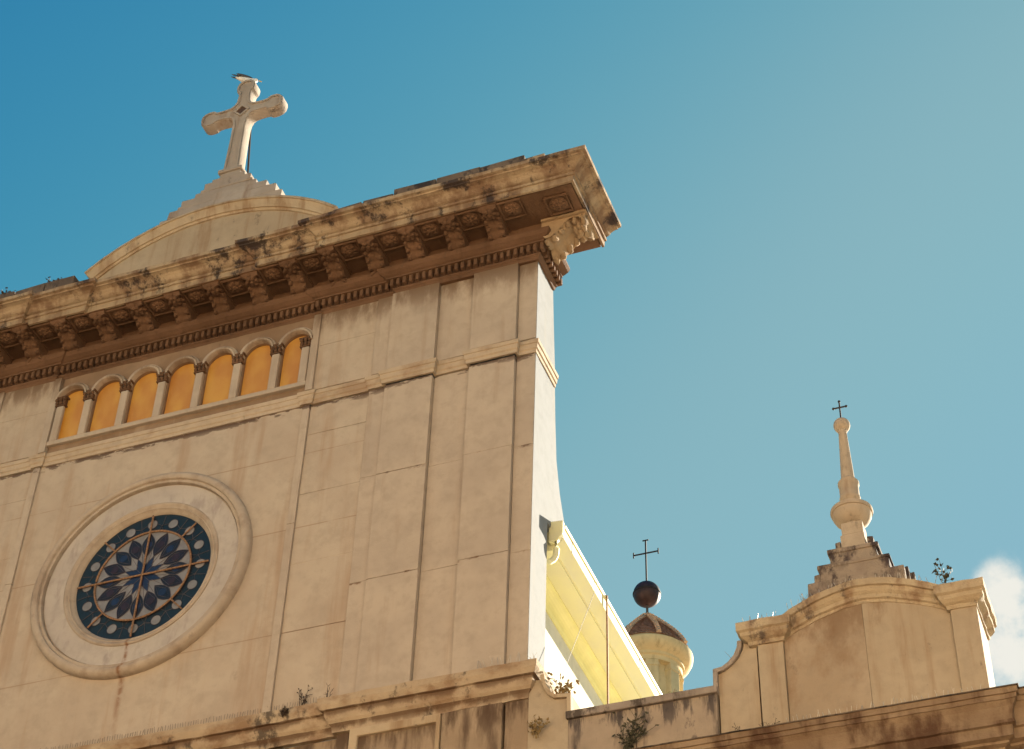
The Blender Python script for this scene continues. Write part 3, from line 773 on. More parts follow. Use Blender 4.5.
# segmental pediment
PR = (2.48 ** 2 + 0.92 ** 2) / (2 * 0.92); PC = 26.82 - PR
pa = math.asin(2.48 / PR)
arc = [(PR * sin(t), PC + PR * cos(t)) for t in [pa - 2 * pa * i / 48 for i in range(49)]]   # right to left
tym = [(x * 0.98, z - 0.10) for x, z in arc]
MB().prism_xz([(2.43, 24.5)] + tym + [(-2.43, 24.5)], 0.12, 0.62).build('pediment', M['attic'], church)
b = MB()
b.sweep_xz(arc[::-1], [(0.0, 0.0), (-0.045, -0.005), (-0.05, 0.02), (-0.10, 0.03), (-0.17, 0.055), (-0.21, 0.06), (-0.215, 0.085), (-0.26, 0.095), (-0.265, 0.13), (-0.265, 0.2), (-0.1, 0.7), (0.02, 0.7), (0.02, 0.02)], False, 0.006)
b.build('pediment_moulding', M['trim'], church, 0, 40)

# ---- ledge below the rose and the wall under it
lp = [(-0.05, 15.22), (0.03, 15.22), (0.04, 15.30), (0.06, 15.33), (0.10, 15.38), (0.125, 15.44), (0.13, 15.50), (0.165, 15.51), (0.185, 15.56), (0.20, 15.60), (0.205, 15.69), (-0.05, 15.76)]
lpath = [(-HW, 2.2)] + stepped([(0, 0.08), (3.50, 0.0), (HW, 0.0)]) + [(HW, 2.2)]
MB().sweep_plan(lpath, lp, 0.10, 0.011).build('ledge', M['ledge'], church)
b = MB()
b.box(-HW, HW, 0.10, 2.5, 0, 15.2)
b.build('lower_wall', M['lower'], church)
for sx in (-1, 1):
    x0, x1 = sorted((sx * 2.36, sx * 2.49))
    MB().slab(x0, x1, 0.05, 0.11, 11.0, 15.22).build('bay_strip', M['slab'], church, 0.006)
    x0, x1 = sorted((sx * 3.52, sx * 3.70))
    MB().slab(x0, x1, 0.02, 0.11, 11.0, 15.22).build('pilaster_backing', M['lower'], church, 0.006)
    x0, x1 = sorted((sx * 3.74, sx * 5.05))
    plate('pedestal_panel', [(x0, 11.0), (x1, 11.0), (x1, 15.22), (x0, 15.22)], [[(x0 + 0.12, 11.2), (x1 - 0.06, 11.2), (x1 - 0.06, 15.10), (x0 + 0.12, 15.10)]], -0.05, 0.11, M['trim'], church, 0.012)
    MB().slab(x0 + 0.1, x1 - 0.05, 0.0, 0.11, 11.1, 15.15).build('panel_field', M['lower'], church)
    x0, x1 = sorted((sx * 5.07, sx * 5.92))
    MB().slab(x0, x1, -0.05, 0.11, 11.0, 15.22).build('pedestal', M['lower'], church, 0.012)
    x0, x1 = sorted((sx * 5.95, sx * 6.27))
    MB().slab(x0, x1, -0.015, 0.11, 11.0, 15.22).build('corner_strip', M['lower'], church, 0.008)

# ------------------------------------------------------------------ cross on the pediment
cross = thing('stone_cross', 'pale stone cross with rounded arm ends on a stepped base at the gable top', 'cross', (0, 0.4, 26.9))
cz = 29.73
q_up = [(0.138, 0.34), (0.13, 0.46), (0.138, 0.54), (0.155, 0.575), (0.185, 0.60), (0.20, 0.67), (0.197, 0.75), (0.165, 0.83), (0.10, 0.885), (0.0, 0.905)]
def arm_curve():
    # concave quarter between two arms
    return [(0.30 - 0.16 * sin(t) - 0.025, 0.30 - 0.16 * (1 - cos(t))) for t in [0]]
out = []
top = q_up
right = [(z, x) for x, z in q_up]
con = [(0.32, 0.135), (0.265, 0.145), (0.215, 0.17), (0.17, 0.215), (0.145, 0.265), (0.135, 0.32)]
out += [(-x, z) for x, z in reversed(top[:-1])][::-1] if False else []
quarter1 = [(0.90, 0.0)] + list(reversed([(z, x) for x, z in q_up[:-1]]))[0:] + con[1:-1] + q_up
# right arm lower half -> bottom arm
rl = [(z, -x) for x, z in q_up]                                  # from hub side out to the tip
bottom = [(0.32, -0.135), (0.25, -0.15), (0.195, -0.195), (0.155, -0.28), (0.138, -0.42), (0.142, -0.9), (0.165, -1.66)]
half = [(0.0, 0.90)] + list(reversed(q_up[:-1])) + list(reversed(con))[1:-1] + [(z, x) for x, z in q_up[:-1]] + [(0.90, 0.0)] + list(reversed([(z, -x) for x, z in q_up[:-1]])) + bottom[1:]
outline = half + [(-x, z) for x, z in reversed(half) if x > 1e-6]
outline = [(x * 0.96, cz + z) for x, z in outline]
plate('cross_body', outline, [], 0.31, 0.53, M['cross'], cross, 0.01)
b = MB(); ccw = outline
b.sweep_xz(ccw, [(-0.055, 0.285), (-0.055, 0.315), (-0.014, 0.315), (-0.014, 0.285)], True)
if True: b.build('cross_border', M['cross'], cross)
dm = [(0, cz + 0.17), (0.17, cz), (0, cz - 0.17), (-0.17, cz)]
dmi = [(0, cz + 0.12), (0.12, cz), (0, cz - 0.12), (-0.12, cz)]
plate('diamond_frame', dm, [dmi], 0.28, 0.315, M['cross'], cross, 0.005)
MB().prism_xz(dmi, 0.303, 0.312).build('diamond_shade_plate', M['recess_shade'], cross)  # dark plate standing for the shaded depth of the diamond hole
b = MB()
b.slab(-0.25, 0.25, 0.27, 0.60, 28.0, 28.08, 0.008); b.slab(-0.21, 0.21, 0.30, 0.57, 27.80, 28.0, 0.008)
b.slab(-0.33, 0.33, 0.27, 0.62, 27.74, 27.86, 0.012); b.slab(-0.46, 0.46, 0.27, 0.64, 27.58, 27.78, 0.012); b.slab(-0.52, 0.52, 0.25, 0.66, 27.56, 27.62, 0.01)
b.slab(-0.62, 0.62, 0.25, 0.68, 27.36, 27.56, 0.012); b.slab(-0.86, 0.86, 0.22, 0.72, 27.22, 27.40, 0.015)
b.slab(-0.92, 0.92, 0.22, 0.74, 27.20, 27.26, 0.01)
b.slab(-1.08, 1.08, 0.20, 0.78, 26.98, 27.20, 0.015); b.slab(-1.22, 1.22, 0.18, 0.8, 26.5, 26.98, 0.015)
b.build('stepped_base', M['cross'], cross, 0.015)
MB().tube([(0.20, 0.74, 27.2), (0.10, 0.56, 29.45)], 0.02, 8).build('iron_brace', M['iron'], cross)

# gull standing on the cross
gx, gy, gz = -0.06, 0.42, 30.625
gull = thing('gull', 'white gull with slate wings standing on top of the stone cross', 'bird', (gx, gy, gz))
def skin_mesh(name, pts, radii, edges, mat, parent, sub=2):
    me = bpy.data.meshes.new(name); me.from_pydata(pts, edges, []); me.update()
    o = bpy.data.objects.new(name, me); COL.objects.link(o)
    md = o.modifiers.new('skin', 'SKIN'); o.modifiers.new('sub', 'SUBSURF').levels = sub
    for i, r in enumerate(radii):
        me.skin_vertices[0].data[i].radius = (r, r)
    me.skin_vertices[0].data[0].use_root = True
    dg = bpy.context.evaluated_depsgraph_get(); dg.update()
    m2 = bpy.data.meshes.new_from_object(o.evaluated_get(dg)); bpy.data.objects.remove(o)
    return finish(name, m2, mat, parent, 0, 60)
GA = radians(38)
def G(x, y, z): return Vector((gx + x * cos(GA) - y * sin(GA), gy + x * sin(GA) + y * cos(GA), gz + (z + 0.055 if z > 0.02 else z)))
GR = Matrix.Rotation(GA, 3, 'Z')
pts = [G(*v) for v in ((-0.02, 0, 0.085), (0.08, 0, 0.10), (0.135, 0, 0.135), (0.16, 0, 0.165), (0.19, 0, 0.17), (-0.10, 0, 0.085), (-0.18, 0, 0.09), (-0.25, 0, 0.098), (0.0, 0.022, 0.03), (0.0, 0.022, 0.0), (0.0, -0.022, 0.03), (0.0, -0.022, 0.0))]
skin_mesh('gull_body', pts, (0.08, 0.07, 0.048, 0.045, 0.03, 0.065, 0.036, 0.014, 0.012, 0.008, 0.012, 0.008),
          [(0, 1), (1, 2), (2, 3), (3, 4), (0, 5), (5, 6), (6, 7), (0, 8), (8, 9), (0, 10), (10, 11)], M['gull_white'], gull)
for sy in (-1, 1):
    b = MB(); b.ball(G(-0.085, sy * 0.055, 0.135), 0.165, 0.026, 0.034, 14, 10, GR @ Matrix.Rotation(0.04, 3, 'Y'))
    b.ball(G(-0.235, sy * 0.03, 0.115), 0.10, 0.012, 0.02, 10, 8, GR)
    b.build('wing', M['gull_dark'], gull, 0, 60)
b = MB(); b.tube([G(0.205, 0, 0.17), G(0.255, 0, 0.16), G(0.268, 0, 0.15)], 0.014, 6, 0.003)
b.build('bill', M['gull_bill'], gull)
b = MB()
for sy in (-1, 1): b.ball(G(0.182, sy * 0.028, 0.18), 0.006)
b.build('eyes', M['iron'], gull)

# ------------------------------------------------------------------ nave behind
nave = thing('church_nave', 'white church side wall under a deep pale yellow eave, behind the facade', 'church', (0, 15, 0))
XW = 5.76
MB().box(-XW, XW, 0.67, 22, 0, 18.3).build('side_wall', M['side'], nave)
EY0 = 0.90
def eave_piece(prof, mat, name, y0=EY0, y1=22):
    for sx in (1, -1):
        n = len(prof)
        vs = [(sx * x_, y0, z_) for x_, z_ in prof] + [(sx * x_, y1, z_) for x_, z_ in prof]
        fs = [tuple(range(n)), tuple(range(2 * n - 1, n - 1, -1))] + [(i, i + n, (i + 1) % n + n, (i + 1) % n) for i in range(n)]
        MB().add(vs, fs).build(name, mat, nave)
eave_piece([(XW - 0.01, 18.27), (6.23, 18.27), (6.23, 18.30), (6.26, 18.30), (6.40, 18.445), (6.40, 18.63), (5.5, 18.63)], M['eave'], 'eave')
eave_piece([(6.36, 18.632), (6.42, 18.632), (6.428, 18.67), (6.40, 18.70), (5.6, 18.74), (5.6, 18.632)], M['eave'], 'gutter_lip')
cv = [(XW - 0.002, 18.0), (XW + 0.02, 18.0), (XW + 0.04, 18.05)] + [(XW + 0.04 + 0.15 * (1 - cos(t)), 18.05 + 0.20 * sin(t)) for t in [pi / 2 * i / 6 for i in range(1, 7)]] + [(XW + 0.19, 18.272), (XW - 0.002, 18.272)]
eave_piece(cv, M['cove'], 'cove_moulding', 0.70)
for y in (1.25, 2.85, 4.45, 6.05, 7.65, 9.25):
    b = MB(); b.box(6.398, 6.406, y, y + 0.014, 18.44, 18.635)
    b.build('gutter_seam', M['rust'], nave)
# closed gutter end with its bent outlet pipe
b = MB(); b.prism_xz([(6.20, 18.36), (6.33, 18.36), (6.415, 18.47), (6.415, 18.70), (6.20, 18.72)], 0.80, 0.895); b.build('gutter_end', M['eave'], nave, 0.012)
b = MB(); b.tube([(6.31, 0.85, 18.38), (6.31, 0.85, 18.24), (6.30, 0.85, 18.12), (6.27, 0.83, 18.04), (6.22, 0.78, 17.98)], 0.045, 10)
b.build('outlet_pipe', M['eave'], nave, 0, 50)
b = MB()
b.add([(-6.38, 0.9, 18.7), (0, 0.9, 21.0), (6.38, 0.9, 18.7), (-6.38, 22, 18.7), (0, 22, 21.0), (6.38, 22, 18.7)], [(0, 2, 1), (3, 4, 5), (0, 1, 4, 3), (1, 2, 5, 4), (0, 3, 5, 2)])
b.build('roof', M['pan_tile'], nave)

# ------------------------------------------------------------------ lantern
LX, LY = -0.06, 26.3
lan = thing('roof_lantern', 'small round yellow lantern with brown tiled cap, beyond the yellow eave', 'lantern', (LX, LY, 19))
b = MB(); b.box(LX - 5.5, LX + 5.5, 22.01, 31.5, 0, 22.5); b.build('crossing_block', M['white'], lan)
dome = [(5.0, 22.5), (5.0, 24.0)] + [(4.9 * cos(t), 24.0 + 6.3 * sin(t)) for t in [pi / 2 * i / 10 for i in range(0, 10)]]
MB().lathe(dome, LX, LY, 40).build('dome', M['tile'], lan, 0, 40)
# numbers below come from the ring seen in the photograph at this distance
MB().lathe([(0.80, 29.9), (0.80, 33.3)], LX, LY, 40).build('drum', M['drum'], lan, 0, 40)
rim = [(0.80, 33.22), (0.98, 33.25), (1.0, 33.38), (1.06, 33.42), (1.06, 33.5), (1.16, 33.56), (1.26, 33.64), (1.32, 33.76), (1.335, 33.86), (1.30, 33.90), (1.22, 33.93), (1.2, 34.05), (0.9, 34.1)]
MB().lathe(rim, LX, LY, 48).build('rim_cornice', M['drum'], lan, 0, 35)
for k in range(8):
    a = radians(-112 + 45 * k)
    ca, sa = cos(a), sin(a)
    b = MB(); b.box(-0.19, 0.19, 0.74, 0.985, 31.0, 33.24); b.box(-0.22, 0.22, 0.74, 1.01, 33.02, 33.12)
    b.v = [(LX + (-sa) * x_ + ca * y_, LY + ca * x_ + sa * y_, z_) for x_, y_, z_ in b.v]
    b.build('pilaster', M['drum'], lan, 0.015)
    a = radians(-112 + 22.5 + 45 * k); ca, sa = cos(a), sin(a)
    b = MB(); b.prism_xz([(-0.13, 31.2), (0.13, 31.2)] + circle(0, 32.75, 0.13, 12, 0, pi, True), 0.77, 0.812)
    b.v = [(LX + (-sa) * x_ + ca * y_, LY + ca * x_ + sa * y_, z_) for x_, y_, z_ in b.v]
    b.build('window', M['iron'] if k in (0, 3, 5) else M['drum'], lan)
cone = []
vs, fs = [], []
NS = 16; rows = 14
# tiled cap: overlapping rows of tiles on a bell-shaped cone
def cap_r(t): return 1.20 * (1 - t) ** 0.9 * (1 + 0.10 * sin(pi * t)) + 0.03
prof_c = []
for i in range(rows):
    t0, t1 = i / rows, (i + 1) / rows
    z0, z1 = 33.98 + 1.42 * t0, 33.98 + 1.42 * t1
    prof_c += [(cap_r(t0) + 0.03, z0), (cap_r(t1) + 0.004, z1 - 0.002)]
cp = MB(); seg = 48
for r_, z_ in prof_c:
    pass
vs = []
for r_, z_ in prof_c:
    for k in range(seg):
        a = 2 * pi * k / seg
        rr = r_ * (1 + (0.018 if k % 2 else -0.01))
        vs.append((LX + rr * cos(a), LY + rr * sin(a), z_))
for i in range(len(prof_c) - 1):
    for k in range(seg):
        fs.append((i * seg + k, i * seg + (k + 1) % seg, (i + 1) * seg + (k + 1) % seg, (i + 1) * seg + k))
fs.append(tuple(range(seg - 1, -1, -1))); fs.append(tuple(range((len(prof_c) - 1) * seg, len(prof_c) * seg)))
cp.add(vs, fs)
cp.build('tiled_cap', M['tile'], lan)
b = MB()
for k in range(8):
    a = radians(-58 + 45 * k)
    for i in range(13):
        t0, t1 = i / 13, (i + 1) / 13
        p0 = Vector((LX + (cap_r(t0) + 0.035) * cos(a), LY + (cap_r(t0) + 0.035) * sin(a), 34.02 + 1.42 * t0))
        p1 = Vector((LX + (cap_r(t1) + 0.03) * cos(a), LY + (cap_r(t1) + 0.03) * sin(a), 34.02 + 1.42 * t1))
        b.tube([p0, p1], 0.085, 6, 0.06)
b.build('hip_tiles', M['tile_rib'], lan)
b = MB(); b.tube([(LX, LY, 35.3), (LX, LY, 36.05)], 0.04, 8); b.build('rod', M['wire'], lan)
fin = thing('ball_cross', 'dark copper ball carrying a thin iron cross above the tiled lantern', 'finial', (LX, LY, 35.9))
MB().ball((LX, LY, 36.22), 0.42, 0.42, 0.42, 32, 20).build('copper_ball', M['ball'], fin, 0, 60)
MB().lathe([(0.425, 36.19), (0.435, 36.2), (0.435, 36.24), (0.425, 36.25)], LX, LY, 36).build('ball_seam', M['iron'], fin)
b = MB()
b.tube([(LX, LY, 36.62), (LX, LY, 38.28)], 0.028, 6)
b.tube([(LX - 0.40, LY, 37.78), (LX + 0.40, LY, 37.78)], 0.025, 6)
for x_, z_, hx, hz in ((LX - 0.40, 37.78, 0, 0.1), (LX + 0.40, 37.78, 0, 0.1), (LX, 38.28, 0.1, 0)):
    b.tube([(x_ - hx, LY, z_ - hz), (x_ + hx, LY, z_ + hz)], 0.022, 6)
b.build('iron_cross', M['iron'], fin)

for o in list(lan.children) + list(fin.children):
    if o.name.split('.')[0] not in ('crossing_block', 'dome'): o.location.z -= 0.10

# ------------------------------------------------------------------ right wing
wing = thing('church_wing', 'low church wing with a moulded cornice under the attic at right', 'church', (11, 0, 0))
MB().box(6.30, 19.0, 0.05, 22, 0, 13.62).build('wing_wall', M['lower'], wing)
MB().box(6.25, 19.0, 0.9, 22, 13.63, 13.78).build('terrace_roof', M['roofing'], wing)
wp = [(-0.1, 12.9), (0.02, 12.9), (0.03, 13.1), (0.08, 13.12), (0.09, 13.24), (0.13, 13.25), (0.14, 13.33), (0.20, 13.35), (0.20, 13.38), (0.27, 13.40), (0.275, 13.53), (0.31, 13.54), (0.315, 13.58), (0.29, 13.59), (0.30, 13.66), (0.325, 13.75), (0.365, 13.81), (0.38, 13.815), (0.385, 13.87), (0.405, 13.875), (0.41, 13.955), (-0.1, 14.02)]
MB().sweep_plan([(6.30, 0.05), (7.6, 0.05), (7.6, 0.0), (12.02, 0.0), (12.02, 0.09), (19.0, 0.09)], wp, 0.12, 0.007).build('wing_cornice', M['wingc'], wing)

MB().sweep_plan([(6.30, 0.05), (7.6, 0.05), (7.6, 0.0), (12.02, 0.0), (12.02, 0.09), (19.0, 0.09)], [(0.30, 13.962), (0.425, 13.945), (0.43, 13.957), (0.30, 13.985)], 0.12, 0.004).build('lead_flashing', M['crust'], wing)

par = thing('parapet_wall', 'low stained parapet wall with scrolled end between church front and attic', 'wall', (7.8, 0.2, 13.9))
Y0, Y1 = -0.02, 0.30
b = MB(); b.slab(6.82, 7.72, Y0, Y1, 13.9, 14.79, 0.003); b.slab(7.726, 8.78, Y0, Y1, 13.9, 14.79, 0.003)
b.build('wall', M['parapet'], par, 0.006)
MB().slab(6.80, 8.80, Y0 - 0.05, Y1 + 0.04, 14.79, 14.89, 0.006).build('coping', M['grey'], par, 0.012)
sc = [(6.275, 13.9), (6.82, 13.9), (6.82, 15.13), (6.66, 15.15), (6.58, 15.22), (6.52, 15.32), (6.49, 15.42), (6.47, 15.47), (6.275, 15.47)]
MB().prism_xz(sc, Y0, Y1).build('scroll_panel', M['attic'], par)
b = MB()
b.sweep_xz([(6.44, 15.52), (6.455, 15.42), (6.49, 15.31), (6.55, 15.20), (6.63, 15.13), (6.81, 15.11), (6.815, 14.86)], [(0.0, Y0 - 0.045), (0.055, Y0 - 0.045), (0.055, Y1 + 0.03), (0.0, Y1 + 0.03)])
b.build('scroll_rim', M['trim'], par, 0.006)

att = thing('attic_gable', 'ochre plaster attic with arched top and corner piers on the right wing', 'gable', (10.6, 0.4, 13.9))
AY = 0.04
# scroll on its left shoulder
MB().prism_xz([(8.80, 13.9), (9.31, 13.9), (9.31, 15.5), (9.15, 15.5), (9.13, 15.40), (9.08, 15.30), (8.99, 15.20), (8.88, 15.13), (8.80, 15.10)], AY, 0.45).build('scroll_panel', M['attic'], att)
b = MB()
b.sweep_xz([(9.135, 15.52), (9.125, 15.42), (9.07, 15.29), (8.98, 15.19), (8.88, 15.125), (8.80, 15.115), (8.795, 14.86)][::-1], [(0.0, AY - 0.05), (0.06, AY - 0.05), (0.06, 0.5), (0.0, 0.5)])
b.build('scroll_rim', M['grey'], att, 0.006)
for x0, x1 in ((9.33, 9.66), (11.76, 12.08)):
    MB().slab(x0, x1, AY - 0.03, 0.80, 13.9, 15.44, 0.003).build('corner_pier', M['attic'], att, 0.01)
def capital_block(x0, x1, l, r):
    prof_ = [(q, z - 0.06) for q, z in [(-0.03, 15.46), (0.02, 15.47), (0.03, 15.52), (0.06, 15.54), (0.10, 15.58), (0.11, 15.63), (0.14, 15.65), (0.145, 15.77), (-0.03, 15.80)]]
    p = [(x0, 0.80), (x0, AY - 0.03), (x1, AY - 0.03), (x1, 0.80)]
    return MB().sweep_plan(p, prof_, 0.06, 0.013)
b = capital_block(9.24, 9.66, 1, 0); b.box(9.24, 9.66, AY - 0.03, 0.8, 15.42, 15.735); b.build('pier_cap', M['cap'], att)
b = capital_block(11.76, 12.08, 0, 1); b.box(11.76, 12.08, AY - 0.03, 0.8, 15.42, 15.735); b.build('pier_cap', M['cap'], att)
# arched panel, slightly folded outwards along its middle
AX0, AX1, AXC = 9.665, 11.755, 10.70
def fold_y(x): return AY + 0.02 - 0.10 * (1 - abs(x - AXC) / (AXC - AX0))
def arch_z(x, zs, zc):
    u = (x - AXC) / (AX1 - AXC); return zs + (zc - zs) * (1 - u * u)
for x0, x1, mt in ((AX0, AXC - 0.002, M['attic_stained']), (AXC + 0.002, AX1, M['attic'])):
    n = 14; vs = []; fs = []
    for i in range(n + 1):
        x_ = x0 + (x1 - x0) * i / n; zt = arch_z(x_, 15.54, 15.83); yf = fold_y(x_)
        vs += [(x_, yf, 13.9), (x_, yf, zt), (x_, 0.75, zt), (x_, 0.75, 13.9)]
    for i in range(n):
        for k in range(4):
            k2 = (k + 1) % 4; fs.append((i * 4 + k, i * 4 + k2, i * 4 + 4 + k2, i * 4 + 4 + k))
    fs.append((0, 1, 2, 3)); fs.append((n * 4 + 3, n * 4 + 2, n * 4 + 1, n * 4))
    MB().add(vs, fs).build('plaster_panel', mt, att)
pr = [(-0.02, 15.52 - 15.52), (0.01, 0.0), (0.015, 0.04), (0.045, 0.055), (0.05, 0.10), (0.085, 0.14), (0.10, 0.19), (0.13, 0.20), (0.135, 0.29), (-0.75, 0.31), (-0.75, 0.0)]
n = 30; vs = []; fs = []; k_ = len(pr)
for i in range(n + 1):
    x_ = AX0 - 0.01 + (AX1 - AX0 + 0.02) * i / n; yf = fold_y(x_); z0 = arch_z(x_, 15.43, 15.71)
    for p_, dz in pr:
        v = Vector((x_, yf - p_, z0 + dz)); v += noise.noise_vector(v * 6) * 0.009 + noise.noise_vector(v * 19) * 0.005; vs.append(v)
for i in range(n):
    for k in range(k_):
        k2 = (k + 1) % k_; fs.append((i * k_ + k, i * k_ + k2, (i + 1) * k_ + k2, (i + 1) * k_ + k))
fs.append(tuple(range(k_))); fs.append(tuple(range(n * k_ + k_ - 1, n * k_ - 1, -1)))
MB().add(vs, fs).build('arched_moulding', M['cap'], att)

# ------------------------------------------------------------------ finial on the attic
FX, FYc = 10.65, 0.32
fn = thing('stone_finial', 'slender stone spire with vase and ball on stepped base over the right attic', 'finial', (FX, FYc, 16.05))
b = MB()
b.slab(FX - 0.62, FX + 0.62, FYc - 0.30, FYc + 0.36, 15.85, 16.22, 0.02)
for k in range(9):
    xk = FX + random.choice((-1, 1)) * random.uniform(0.3, 0.72); b.slab(xk - 0.05, xk + 0.06, FYc - random.uniform(-0.1, 0.28), FYc + 0.2, 15.9, 16.62 - abs(xk - FX) * 0.55 + random.uniform(-0.05, 0.06), 0.02)
b.slab(FX - 0.45, FX + 0.45, FYc - 0.28, FYc + 0.33, 16.22, 16.42, 0.015); b.slab(FX - 0.47, FX + 0.47, FYc - 0.30, FYc + 0.35, 16.40, 16.45, 0.01)
b.slab(FX - 0.30, FX + 0.30, FYc - 0.24, FYc + 0.28, 16.45, 16.66, 0.015); b.slab(FX - 0.33, FX + 0.33, FYc - 0.26, FYc + 0.30, 16.64, 16.71, 0.01)
for sx in (-1, 1):
    xa, xb = sorted((FX + sx * 0.17, FX + sx * 0.25)); b.slab(xa, xb, FYc - 0.1, FYc + 0.1, 16.71, 16.92, 0.01)
    xa, xb = sorted((FX + sx * 0.50, FX + sx * 0.57)); b.slab(xa, xb, FYc - 0.1, FYc + 0.1, 16.22, 16.36, 0.01)
    xa, xb = sorted((FX + sx * 0.34, FX + sx * 0.40)); b.slab(xa, xb, FYc - 0.1, FYc + 0.1, 16.45, 16.58, 0.01)
    b.prism_xz([(FX + sx * 0.60, 15.9), (FX + sx * 0.60, 16.25), (FX + sx * 0.64, 16.12), (FX + sx * 0.72, 16.02), (FX + sx * 0.95, 15.92), (FX + sx * 0.95, 15.85)], FYc - 0.12, FYc + 0.2)
b.build('stepped_base', M['rough'], fn, 0.012)
b = MB(); b.slab(FX - 0.155, FX + 0.155, FYc - 0.155, FYc + 0.155, 16.71, 16.98, 0.006)
b.slab(FX - 0.14, FX + 0.14, FYc - 0.14, FYc + 0.14, 16.98, 17.17, 0.006)
b.build('pedestal_block', M['spire'], fn, 0.01)
MB().lathe([(0.12, 17.16), (0.12, 17.20), (0.135, 17.21), (0.18, 17.235), (0.225, 17.28), (0.255, 17.34), (0.258, 17.39), (0.275, 17.395), (0.282, 17.42), (0.277, 17.45), (0.24, 17.465), (0.235, 17.485), (0.16, 17.51), (0.12, 17.56)], FX, FYc, 40).build('vase', M['spire'], fn, 0, 35)
MB().lathe([(0.10, 17.55), (0.11, 17.60), (0.135, 17.63), (0.14, 17.66), (0.13, 17.69), (0.13, 17.86), (0.142, 17.88), (0.142, 17.92), (0.11, 17.94), (0.115, 17.96), (0.09, 17.99)], FX, FYc, 36).build('collar', M['spire'], fn, 0, 45)
MB().lathe([(0.092, 17.98), (0.09, 18.02), (0.056, 18.80), (0.065, 18.82), (0.06, 18.85)], FX, FYc, 28).build('spire_shaft', M['spire'], fn, 0, 45)
MB().ball((FX, FYc, 18.94), 0.115, 0.115, 0.115, 24, 16).build('ball', M['spire'], fn, 0, 60)
b = MB(); b.tube([(FX, FYc, 19.04), (FX, FYc, 19.38)], 0.012, 6); b.tube([(FX - 0.09, FYc, 19.27), (FX + 0.09, FYc, 19.27)], 0.012, 6)
for x_, z_ in ((FX - 0.09, 19.27), (FX + 0.09, 19.27), (FX, 19.38)): b.ball((x_, FYc, z_), 0.02, 0.02, 0.02, 8, 6)
b.build('iron_cross', M['iron'], fn)

# ------------------------------------------------------------------ unseen houses across the square, added to bounce sunlight onto the front
def house(x0, x1, h, mat, label):
    t = thing('bounce_town_house', label, 'house', ((x0 + x1) / 2, -33, 0))
    n = int((x1 - x0) / 3.4); holes = []; fl = int(h / 4.0); yf = -27.5
    for i in range(n):
        cx_ = x0 + (x1 - x0) * (i + 0.5) / n
        for k in range(1, fl):
            z0 = k * 4.0 + 0.6
            holes.append((cx_ - 0.55, cx_ + 0.55, z0, z0 + 2.0))
    plate('front_wall', [(x0, 0), (x1, 0), (x1, h), (x0, h)], [[(a, c), (b_, c), (b_, d), (a, d)] for a, b_, c, d in holes], yf - 0.3, yf, mat, t)
    MB().box(x0, x1, yf - 10, yf - 0.35, 0, h - 0.1).build('block', mat, t)
    for a, b_, c, d in holes:
        MB().box(a + 0.02, b_ - 0.02, yf - 0.2, yf - 0.14, c + 0.02, d - 0.02).build('shutter', M['shutter'], t)
    MB().sweep_plan([(x1, yf), (x0, yf)], [(-0.2, h - 0.5), (0.05, h - 0.5), (0.1, h - 0.3), (0.4, h - 0.1), (0.45, h), (-0.2, h + 0.05)], 3).build('eaves_cornice', mat, t)
M['shutter'] = plain('brown_shutter', (0.16, 0.10, 0.05), 0.7)
M['h1'] = plain('ochre_house_plaster', (0.72, 0.58, 0.42), 0.9, 0, 0.12, 0.5)
M['h2'] = plain('sand_house_plaster', (0.74, 0.61, 0.46), 0.9, 0, 0.12, 0.5)
M['h3'] = plain('apricot_house_plaster', (0.74, 0.57, 0.41), 0.9, 0, 0.12, 0.5)
house(-46, -21, 19, M['h2'], 'unseen sand coloured house with brown shutters added for bounced light, furthest left across the square')
house(-20.9, -2, 22, M['h1'], 'unseen ochre house with brown shutters added for bounced light, facing the rose window across the square')
house(-1.9, 17, 21, M['h3'], 'unseen apricot house with brown shutters added for bounced light, behind the viewer across the square')
house(17.1, 44, 22, M['h2'], 'unseen wide sand coloured house with brown shutters added for bounced light, facing the attic across the square')

# ------------------------------------------------------------------ small things
o = MB().tube([(6.435, 2.75, 18.68), (6.44, 2.75, 17.2), (6.44, 2.75, 13.79)], 0.016, 6).build('lightning_rod_cable', M['rust'])
tag(o, 'thin brown upright cable hanging from the yellow eave to the terrace', 'cable')
o = MB().tube([(6.43, 2.35, 18.65), (6.43, 1.5, 17.2), (6.43, 0.62, 15.73)], 0.004, 5).build('slack_wire', M['wire'])
tag(o, 'fine slanting wire running from the eave gutter down to the ledge corner', 'wire')

def spikes(p0, p1, n, h, label, base=True, lean=0.35, mat='spike', r=0.0035):
    b = MB(); p0, p1 = Vector(p0), Vector(p1)
    for i in range(n):
        p = p0.lerp(p1, (i + 0.5) / n)
        a = random.uniform(-lean, lean)
        t = Vector((sin(a), random.uniform(-0.25, 0.1), cos(a))) * h * random.uniform(0.85, 1.05)
        b.tube([p, p + t], r, 4)
    b.tube([p0, p1], 0.006, 4)
    o = b.build('bird_spikes', M[mat]); tag(o, label, 'bird spikes', 'strips of bird spikes')
    return o
spikes((-4.2, -0.02, 15.75), (3.4, -0.02, 15.75), 190, 0.095, 'long strip of bird spikes on the ledge below the rose window', mat='wire', lean=0.12, r=0.0025)
spikes((5.55, -0.12, 15.72), (6.2, -0.12, 15.72), 11, 0.17, 'short strip of pale bird spikes at the ledge right corner')
spikes((9.7, -0.22, 13.99), (12.0, -0.22, 13.99), 44, 0.17, 'strip of bird spikes along the cornice under the attic panel')
